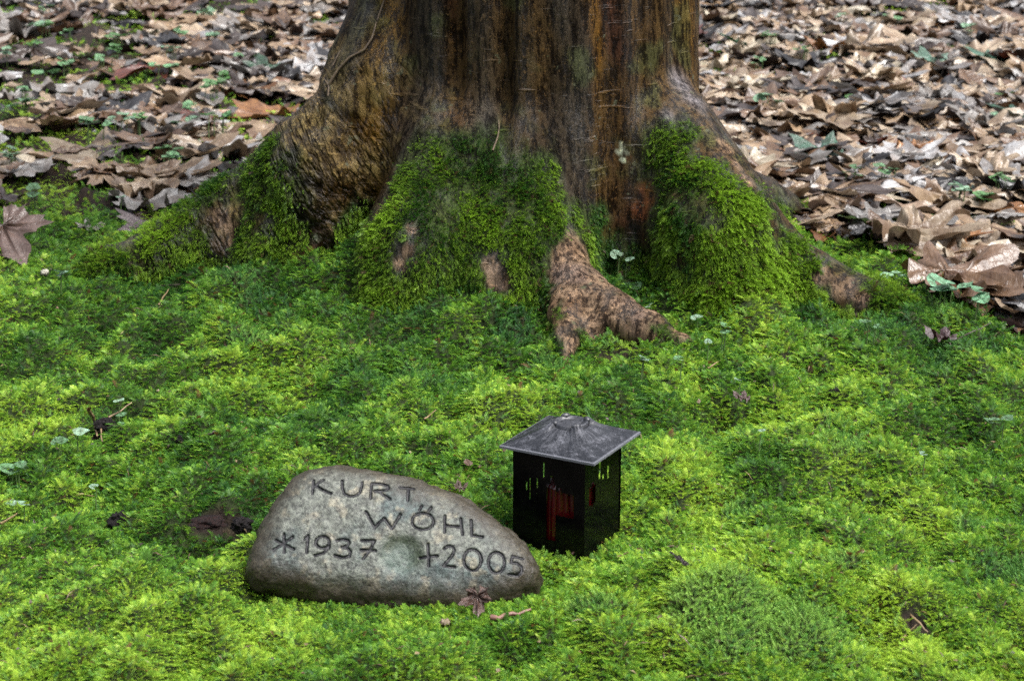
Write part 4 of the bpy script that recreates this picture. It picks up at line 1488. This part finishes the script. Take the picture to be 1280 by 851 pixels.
# ------------------------------------------------------------------ seedlings with round grey-green leaves
def round_leaf(seed):
    r = random.Random(seed)
    V, T, VE = [], [], []
    for q in range(5):
        for c in range(17):
            a = R(-160 + 320 * c / 16)
            rr_ = (.5 + .06 * math.cos(3 * a + seed)) * q / 4
            V.append((rr_ * math.sin(a), rr_ * math.cos(a) + .2, .25 * rr_ * rr_ + .05 * math.sin(3 * a)))
            T.append((V[-1][0], V[-1][1], seed)); VE.append(.6 if c % 4 == 0 else 0)
    Fq = [(q * 17 + c, q * 17 + c + 17, q * 17 + c + 18, q * 17 + c + 1) for q in range(4) for c in range(16)]
    me = mesh_np('leaf', V, Fq)
    attr(me, 'leafuv', 'FLOAT_VECTOR', T); attr(me, 'vein', 'FLOAT', VE)
    me.materials.append(M_GREEN)
    return me
RL = [round_leaf(s) for s in range(3)]
M_STEM = mat_plain('plant_stem', (.10, .16, .05), .5)
sv_, sf_ = tube([(0, 0, -.02), (.002, .0, .5), (.05, .02, 1.0)], [.03, .028, .02], 6)
STEM = mesh_np('stem', sv_, sf_)
STEM.materials.append(M_STEM)


def seedling(px, py, leaves, size_, col, lab, h=.022, group=None):
    p = gz(px, py, h)
    base = empty('seedling', (p[0], p[1], p[2] - h - .004))
    tag(base, lab, 'seedling', group)
    for q in range(leaves):
        a = random.uniform(0, 6.28)
        rr_ = (0 if leaves == 1 else size_ * random.uniform(.5, .85))
        hh_ = h * random.uniform(.9, 1.25)
        l = bpy.data.objects.new('leaf', RL[random.randrange(3)])
        COL.objects.link(l); l.parent = base
        l.location = (rr_ * math.cos(a), rr_ * math.sin(a) * .7, hh_ + .004)
        l.rotation_euler = (random.uniform(-.1, .45), random.uniform(-.25, .25), random.uniform(-2.6, 2.6))
        s = size_ * random.uniform(.75, 1.1)
        l.scale = (s, s, s)
        k = random.uniform(.8, 1.15)
        l.color = (col[0] * k, col[1] * k, col[2] * k, 1)
        st = bpy.data.objects.new('stem', STEM)
        COL.objects.link(st); st.parent = base
        st.location = (rr_ * math.cos(a) * .75, rr_ * math.sin(a) * .5, 0)
        st.scale = (h, h, hh_)
    return base


PALE = (.25, .42, .29)
GRN = (.11, .26, .11)
for (px, py, n, s, c, lab) in [
    (776, 325, 2, .022, PALE, 'pale round leaved seedling at the top of the row beside the bare root'),
    (832, 330, 2, .018, PALE, 'pale seedling in the dark moss below the right buttress'),
    (790, 358, 3, .022, GRN, 'green round leaved seedling just right of the bare root'),
    (788, 381, 3, .020, PALE, 'pale seedling hugging the side of the bare root'),
    (814, 383, 2, .013, PALE, 'tiny pale seedling between the bare root and the single round leaf'),
    (871, 401, 1, .022, PALE, 'single round pale leaf in the moss right of the bare root'),
    (900, 415, 3, .019, GRN, 'green seedling of three leaves right of the single round leaf'),
    (885, 427, 1, .016, PALE, 'small pale leaf below the three leaved seedling'),
    (796, 450, 2, .015, PALE, 'pale seedling in the moss in front of the bare root tip'),
    (851, 454, 1, .018, GRN, 'small round leaf in the moss beyond the tip of the bare root'),
    (924, 475, 1, .014, PALE, 'tiny pale leaf in the moss above the brown leaf scrap'),
    (1118, 345, 3, .026, (.22, .42, .24), 'pale green seedling at the end of the right root'),
    (1190, 360, 5, .034, (.17, .38, .22), 'bushy blue green seedling below the grey leaves at the right moss border'),
    (1092, 408, 4, .016, GRN, 'small seedling on the moss below the end of the right root'),
    (1215, 372, 3, .032, (.14, .33, .18), 'green lobed seedling right of the bushy seedling'),
    (96, 541, 1, .024, PALE, 'round pale leaf in the moss left of the upper soil patch'),
    (78, 555, 2, .017, GRN, 'small green seedling just below the round pale leaf'),
    (148, 507, 1, .015, PALE, 'small pale leaf above the upper soil patch'),
    (149, 527, 2, .017, GRN, 'small seedling right of the upper soil patch'),
    (22, 590, 3, .020, GRN, 'green seedling in the moss at the left edge'),
    (22, 634, 2, .016, PALE, 'pale seedling in the moss at the lower left edge'),
    (119, 612, 1, .014, PALE, 'small pale leaf in the moss above the dark clod'),
    (950, 541, 1, .013, PALE, 'pale single leaf in the moss right of the lantern roof'),
    (1155, 573, 1, .014, PALE, 'pale single leaf in the moss at the far right'),
    (1246, 525, 3, .018, GRN, 'green seedling in the moss near the right edge'),
    (72, 343, 2, .022, (.18, .36, .24), 'blue green seedling in front of the large brown ribbed leaf'),
    (150, 250, 1, .026, PALE, 'pale round leaf lying between dead leaves left of the roots'),
    (40, 240, 3, .03, GRN, 'green seedling among dead leaves behind the large brown ribbed leaf'),
    (185, 45, 4, .04, GRN, 'leafy green plant far back in the litter at the upper left'),
    (60, 95, 4, .04, GRN, 'leafy green plant in the litter near the upper left edge'),
    (205, 85, 4, .036, (.15, .36, .17), 'leafy green plant in the litter midway to the trunk'),
    (120, 155, 4, .036, GRN, 'green plant beside the dark red leaf'),
    (270, 150, 4, .034, (.06, .22, .06), 'dark green plant in the litter beside the left buttress'),
    (310, 70, 3, .036, GRN, 'green plant in the litter behind the left buttress'),
    (1120, 22, 3, .04, GRN, 'green plant far back in the litter at the upper right'),
    (1060, 215, 3, .028, GRN, 'green plant in the litter right of the bluish green ivy leaf'),
    (1110, 215, 3, .030, GRN, 'green plant on the mossy strip in the right litter'),
    (1205, 240, 3, .030, PALE, 'pale green plant among leaves at the right moss border')]:
    seedling(px, py, n, s * 1.2, c, lab, .062 if (py < 260 and not 700 < px < 900) else .044 if py < 480 else .036)

k = 0
for _ in range(400):
    lf = k < 26
    px, py = (random.uniform(5, 330), random.uniform(8, 225)) if lf else (random.uniform(930, 1270), random.uniform(10, 290))
    if lf and py > 225 - (px - 200) * .9: continue
    p = at(px, py)
    if float(moss_edge(p[0], p[1])) > -.05: continue
    c = random.choice([(.09, .24, .07), (.13, .30, .13), (.07, .20, .05), (.17, .33, .20)])
    seedling(px, py, random.randint(3, 5), random.uniform(.030, .046), c, 'small green plant growing through the dead leaves ' + ('left' if lf else 'right') + ' of the trunk', .058, 'green plants in the litter ' + ('left' if lf else 'right') + ' of the trunk')
    k += 1
    if k >= 38: break

# ------------------------------------------------------------------ twigs, straws and a clod
def twig(pts, r, mat, lab, cat='twig', name='twig', lift=.012):
    P = np.array([gz(px, py, lift) for px, py in pts])
    ts = np.linspace(0, 1, max(5, 4 * (len(P) - 1)))
    tk = np.linspace(0, 1, len(P))
    Q = np.stack([np.interp(ts, tk, P[:, a]) for a in range(3)], 1)
    Q += RNG.normal(0, r * .3, Q.shape)
    v, f = tube(Q, r * (1 - .55 * ts), 7)
    c = Q.mean(0)
    o = link(name, mesh_np(name, v - c, f), mat)
    o.location = c
    return tag(o, lab, cat)


twig([(112, 512), (119, 527), (121, 545)], .0035, M_STRAW, 'broken pale straw lying across the upper soil patch', 'straw', 'straw')
twig([(126, 528), (127, 552)], .0022, M_STRAW, 'short thin straw beside the broken pale straw', 'straw', 'straw')
twig([(135, 523), (165, 503)], .0020, M_STRAW, 'thin straw running up right from the upper soil patch', 'straw', 'straw')
twig([(205, 558), (235, 550), (266, 543)], .0045, M_TWIG, 'black twig in the moss above the dark soil patch')
twig([(90, 622), (100, 617), (116, 620)], .0022, M_STRAW, 'curved straw in the moss at the left', 'straw', 'straw')
twig([(0, 655), (22, 642)], .0022, M_STRAW, 'straw at the lower left edge of the moss', 'straw', 'straw')
twig([(612, 772), (635, 769), (664, 762)], .0042, mat_plain('reddish_bark', (.17, .085, .06), .5, (.09, .04, .03), 90), 'reddish bark sliver lying in front of the stone', 'bark sliver', 'bark_sliver')
twig([(1130, 760), (1147, 776), (1160, 790)], .0022, M_STRAW, 'thin bent stalk in the lower right moss', 'stalk', 'stalk')
twig([(1128, 800), (1133, 790), (1146, 780)], .0018, M_STRAW, 'short stalk crossing the bent stalk in the lower right moss', 'stalk', 'stalk')
twig([(1196, 425), (1215, 415), (1238, 404)], .0020, M_TWIG, 'dark leaf stalk curving from the plum coloured leaf', 'stalk', 'stalk')
twig([(1225, 375), (1255, 383), (1280, 392)], .0035, M_TWIG, 'thin brown twig on the moss border at the right edge')
twig([(772, 697), (785, 690)], .0022, M_STRAW, 'bright straw in the moss below the lantern', 'straw', 'straw')
twig([(729, 668), (735, 676)], .0016, M_STRAW, 'tiny straw at the front corner of the lantern', 'straw', 'straw')
twig([(1015, 22), (1060, 14), (1130, 8)], .012, M_TWIG, 'dark fallen branch far back in the litter at the right')
twig([(1245, 92), (1290, 90)], .010, M_TWIG, 'dark stick in the litter at the upper right edge')
twig([(1020, 245), (1060, 262), (1100, 282)], .006, M_TWIG, 'brown stick under the leaves above the right root')
twig([(80, 195), (120, 187), (150, 182)], .010, M_TWIG, 'dark stick in the litter behind the very large tan leaf')
twig([(0, 200), (40, 192), (80, 190)], .011, M_TWIG, 'mossy brown stick at the left edge of the litter')
twig([(206, 68), (225, 105), (250, 140)], .003, M_STRAW, 'bent dry stem rising from the litter left of the trunk', 'stem', 'dry_stem', .06)
twig([(1168, 140), (1178, 160), (1182, 176)], .004, M_TWIG, 'curved dark twig in the litter at the right')
twig([(1150, 90), (1165, 115), (1175, 125)], .003, M_TWIG, 'thin twig among pale leaves at the right')
twig([(530, 524), (545, 512)], .0018, M_STRAW, 'fine straw in the moss in front of the tree', 'straw', 'straw')
twig([(198, 382), (205, 370), (212, 360)], .002, M_STRAW, 'fine stalk in the moss below the left root', 'straw', 'straw')
twig([(196, 358), (225, 356)], .003, M_TWIG, 'short reddish twig below the left root')
twig([(885, 460), (905, 448)], .0018, M_STRAW, 'fine straw in the moss right of the bare root', 'straw', 'straw')


def on_bark(pts, r, lab, cat, name, mat):
    P = np.array([on_tree(*q) for q in pts])
    P = P + (CAMP - P) / np.linalg.norm(CAMP - P, axis=1, keepdims=True) * (r * .6 + .004)
    ts = np.linspace(0, 1, 6 * (len(P) - 1)); tk = np.linspace(0, 1, len(P))
    Q = np.stack([np.interp(ts, tk, P[:, a]) for a in range(3)], 1)
    v, f = tube(Q, r * (1 - .5 * ts), 6)
    c = Q.mean(0)
    o = link(name, mesh_np(name, v - c, f), mat)
    o.location = c
    return tag(o, lab, cat)
M_VINE = mat_plain('dry_vine', (.12, .085, .05), .6, (.06, .04, .025), 90)
on_bark([(412, 104), (422, 88), (437, 72), (455, 63), (465, 48), (472, 24), (480, 1)], .0034, 'thin dry climbing stem running up the left side of the trunk', 'climbing stem', 'climbing_stem', M_VINE)
on_bark([(410, 120), (411, 108), (405, 98)], .0022, 'short forked dry rootlet at the foot of the climbing stem', 'rootlet', 'rootlet', M_VINE)
on_bark([(416, 82), (421, 72), (425, 64)], .0020, 'short upright dry rootlet left of the climbing stem', 'rootlet', 'rootlet', M_VINE)
on_bark([(616, 188), (622, 172), (624, 160), (623, 150)], .0020, 'thin curved dry rootlet in the middle of the trunk above the moss', 'rootlet', 'rootlet', M_VINE)


def lump(px, py, s, mat, lab, name, cat, seed=0, squash=.75, parts=26):
    p = gz(px, py, .004)
    bm = bmesh.new()
    bmesh.ops.create_icosphere(bm, subdivisions=4, radius=1)
    V = np.array([v.co[:] for v in bm.verts])
    d = 1 + .8 * fbm(V[:, 0] * 2.2 + seed, V[:, 1] * 2.2, V[:, 2] * 2.2, 400 + seed, 3) + .22 * np.abs(vn3(V[:, 0] * 7, V[:, 1] * 7, V[:, 2] * 7, 410 + seed))
    for v, k in zip(bm.verts, d):
        v.co = Vector((v.co.x * k * s, v.co.y * k * s * .9, v.co.z * k * s * squash))
    for f in bm.faces: f.smooth = True
    me = bpy.data.meshes.new(name); bm.to_mesh(me); bm.free()
    o = link(name, me, mat)
    o.location = (p[0], p[1], p[2] + s * squash * .35)
    return tag(o, lab, cat)


lump(151, 655, .0155, M_SOILCLOD, 'dark crumbly clod of soil standing in the moss left of the stone', 'soil_clod', 'clod', 1, .9)
lump(262, 654, .022, mat_plain('peaty_soil', (.022, .008, .006), .7, (.006, .004, .004), 170, 1.0, .010, .2), 'low reddish mound of bare peaty soil left of the stone', 'soil_mound', 'soil mound', 2, .26)
lump(303, 658, .014, M_SOILCLOD, 'dark clod of soil touching the left side of the stone', 'soil_clod', 'clod', 3, .7)
lump(44, 642, .010, mat_plain('pale_pebble', (.17, .115, .08), .6, (.12, .08, .05), 90), 'small pinkish pebble in the moss near the left edge', 'pebble', 'pebble', 4, .6)
lump(556, 779, .006, mat_plain('tan_pebble', (.14, .105, .065), .6, (.09, .07, .04), 90), 'tiny tan pebble in the moss in front of the stone', 'pebble', 'pebble', 5, .7)
lump(56, 342, .007, mat_plain('white_snail_shell', (.28, .27, .22), .45, (.2, .18, .14), 60), 'small round pale pebble below the large brown ribbed leaf', 'pebble', 'pebble', 6, .9)
lump(230, 553, .013, M_SOILCLOD, 'crumbly soil clod beside the black twig', 'soil_clod', 'clod', 7, .6)
lump(132, 533, .016, M_SOILCLOD, 'dark clod in the upper soil patch under the straws', 'soil_clod', 'clod', 8, .6)
lump(1045, 492, .012, M_SOILCLOD, 'dark clod in the moss hollow right of the bare root', 'soil_clod', 'clod', 9, .6)

# crumbs of dead leaf and needles caught in the moss: nobody could count them
Vs, Fs, Cs, off = [], [], [], 0
for q in range(1500):
    yy = RNG.uniform(2.1, 4.9) ; xx = RNG.uniform(-1, 1) * yy * .30
    if float(moss_edge(xx, yy)) < .02 or math.hypot(xx - TREE_C[0], yy - TREE_C[1]) < .5: continue
    if -.34 < xx < .06 and 2.40 < yy < 2.72: continue
    zz = float(ground(xx, yy)) + RNG.uniform(.004, .016)
    L_, w_ = (RNG.uniform(.012, .03), .0009) if RNG.random() < .55 else (RNG.uniform(.004, .009), RNG.uniform(.002, .0045))
    a = RNG.uniform(0, 6.28); d = np.array([math.cos(a), math.sin(a), RNG.normal(0, .25)]); n_ = np.array([-d[1], d[0], RNG.normal(0, .3)])
    c0 = np.array([xx, yy, zz]); k = np.array([0, 0, L_ * .15])
    Vs.append(np.array([c0 - d * L_ / 2, c0 + n_ * w_ - k * 0 + k, c0 + d * L_ / 2, c0 - n_ * w_ + k])); Fs.append(np.arange(4) + off); off += 4
    cc = np.array([(.16, .10, .05), (.09, .05, .025), (.05, .028, .02), (.25, .19, .10)][RNG.integers(0, 4)]) * RNG.uniform(.6, 1.1)
    Cs.append(np.tile(cc, (4, 1)))
me = mesh_np('moss_debris', np.concatenate(Vs), np.array(Fs))
attr(me, 'tint', 'FLOAT_COLOR', col4(np.concatenate(Cs)))
attr(me, 'leafuv', 'FLOAT_VECTOR', np.concatenate(Vs) * 12); attr(me, 'vein', 'FLOAT', np.zeros(off))
tag(link('moss_debris', me, M_LITTER), 'tiny needles and crumbs of dead leaf caught in the moss', 'debris', kind='stuff')

# ------------------------------------------------------------------ light
world = bpy.data.worlds.new('World')
scene.world = world
world.use_nodes = True
nt = world.node_tree
bg = nt.nodes['Background']
sky = nt.nodes.new('ShaderNodeTexSky')
sky.sky_type = 'NISHITA'
sky.sun_disc = False
SUN_EL, SUN_AZ = R(64), R(118)
sky.sun_elevation = SUN_EL
sky.sun_rotation = SUN_AZ
sky.air_density, sky.dust_density, sky.ozone_density = 1.0, 4.0, 1.0
hs = nt.nodes.new('ShaderNodeHueSaturation')
hs.inputs['Saturation'].default_value = .35
nt.links.new(sky.outputs[0], hs.inputs['Color'])
# an overcast sky over woodland: horizon darkened to stand in for unseen trees all round
tc = nt.nodes.new('ShaderNodeTexCoord')
sx_ = nt.nodes.new('ShaderNodeSeparateXYZ')
nt.links.new(tc.outputs['Generated'], sx_.inputs[0])
mr = nt.nodes.new('ShaderNodeMapRange')
mr.interpolation_type = 'SMOOTHSTEP'
for k_, v_ in (('From Min', 0.0), ('From Max', .9), ('To Min', .10), ('To Max', 1.0)):
    mr.inputs[k_].default_value = v_
nt.links.new(sx_.outputs['Z'], mr.inputs['Value'])
nt.links.new(mix(nt, 1.0, hs.outputs[0], mr.outputs['Result'], 'MULTIPLY'), bg.inputs['Color'])
bg.inputs['Strength'].default_value = .15
sd = bpy.data.lights.new('sun', 'SUN')
sd.energy = 1.5
sd.angle = R(22)
sd.color = (1.0, .975, .94)
so = bpy.data.objects.new('sun', sd)
COL.objects.link(so)
# sun_rotation is measured clockwise from +Y in the Nishita sky
dv = Vector((math.sin(SUN_AZ) * math.cos(SUN_EL), math.cos(SUN_AZ) * math.cos(SUN_EL), math.sin(SUN_EL)))
so.rotation_euler = dv.to_track_quat('Z', 'Y').to_euler()

vs = scene.view_settings
vs.view_transform = 'Standard'
vs.look = 'None'
vs.exposure = 1.7
vs.gamma = 1.0
vs.use_curve_mapping = False
scene.cycles.max_bounces = 6
scene.cycles.diffuse_bounces = 3
scene.cycles.glossy_bounces = 2
scene.cycles.transmission_bounces = 3
scene.cycles.use_denoising = False
scene.cycles.denoiser = 'OPENIMAGEDENOISE'
scene.cycles.denoising_input_passes = 'RGB_ALBEDO_NORMAL'
scene.cycles.denoising_prefilter = 'ACCURATE'
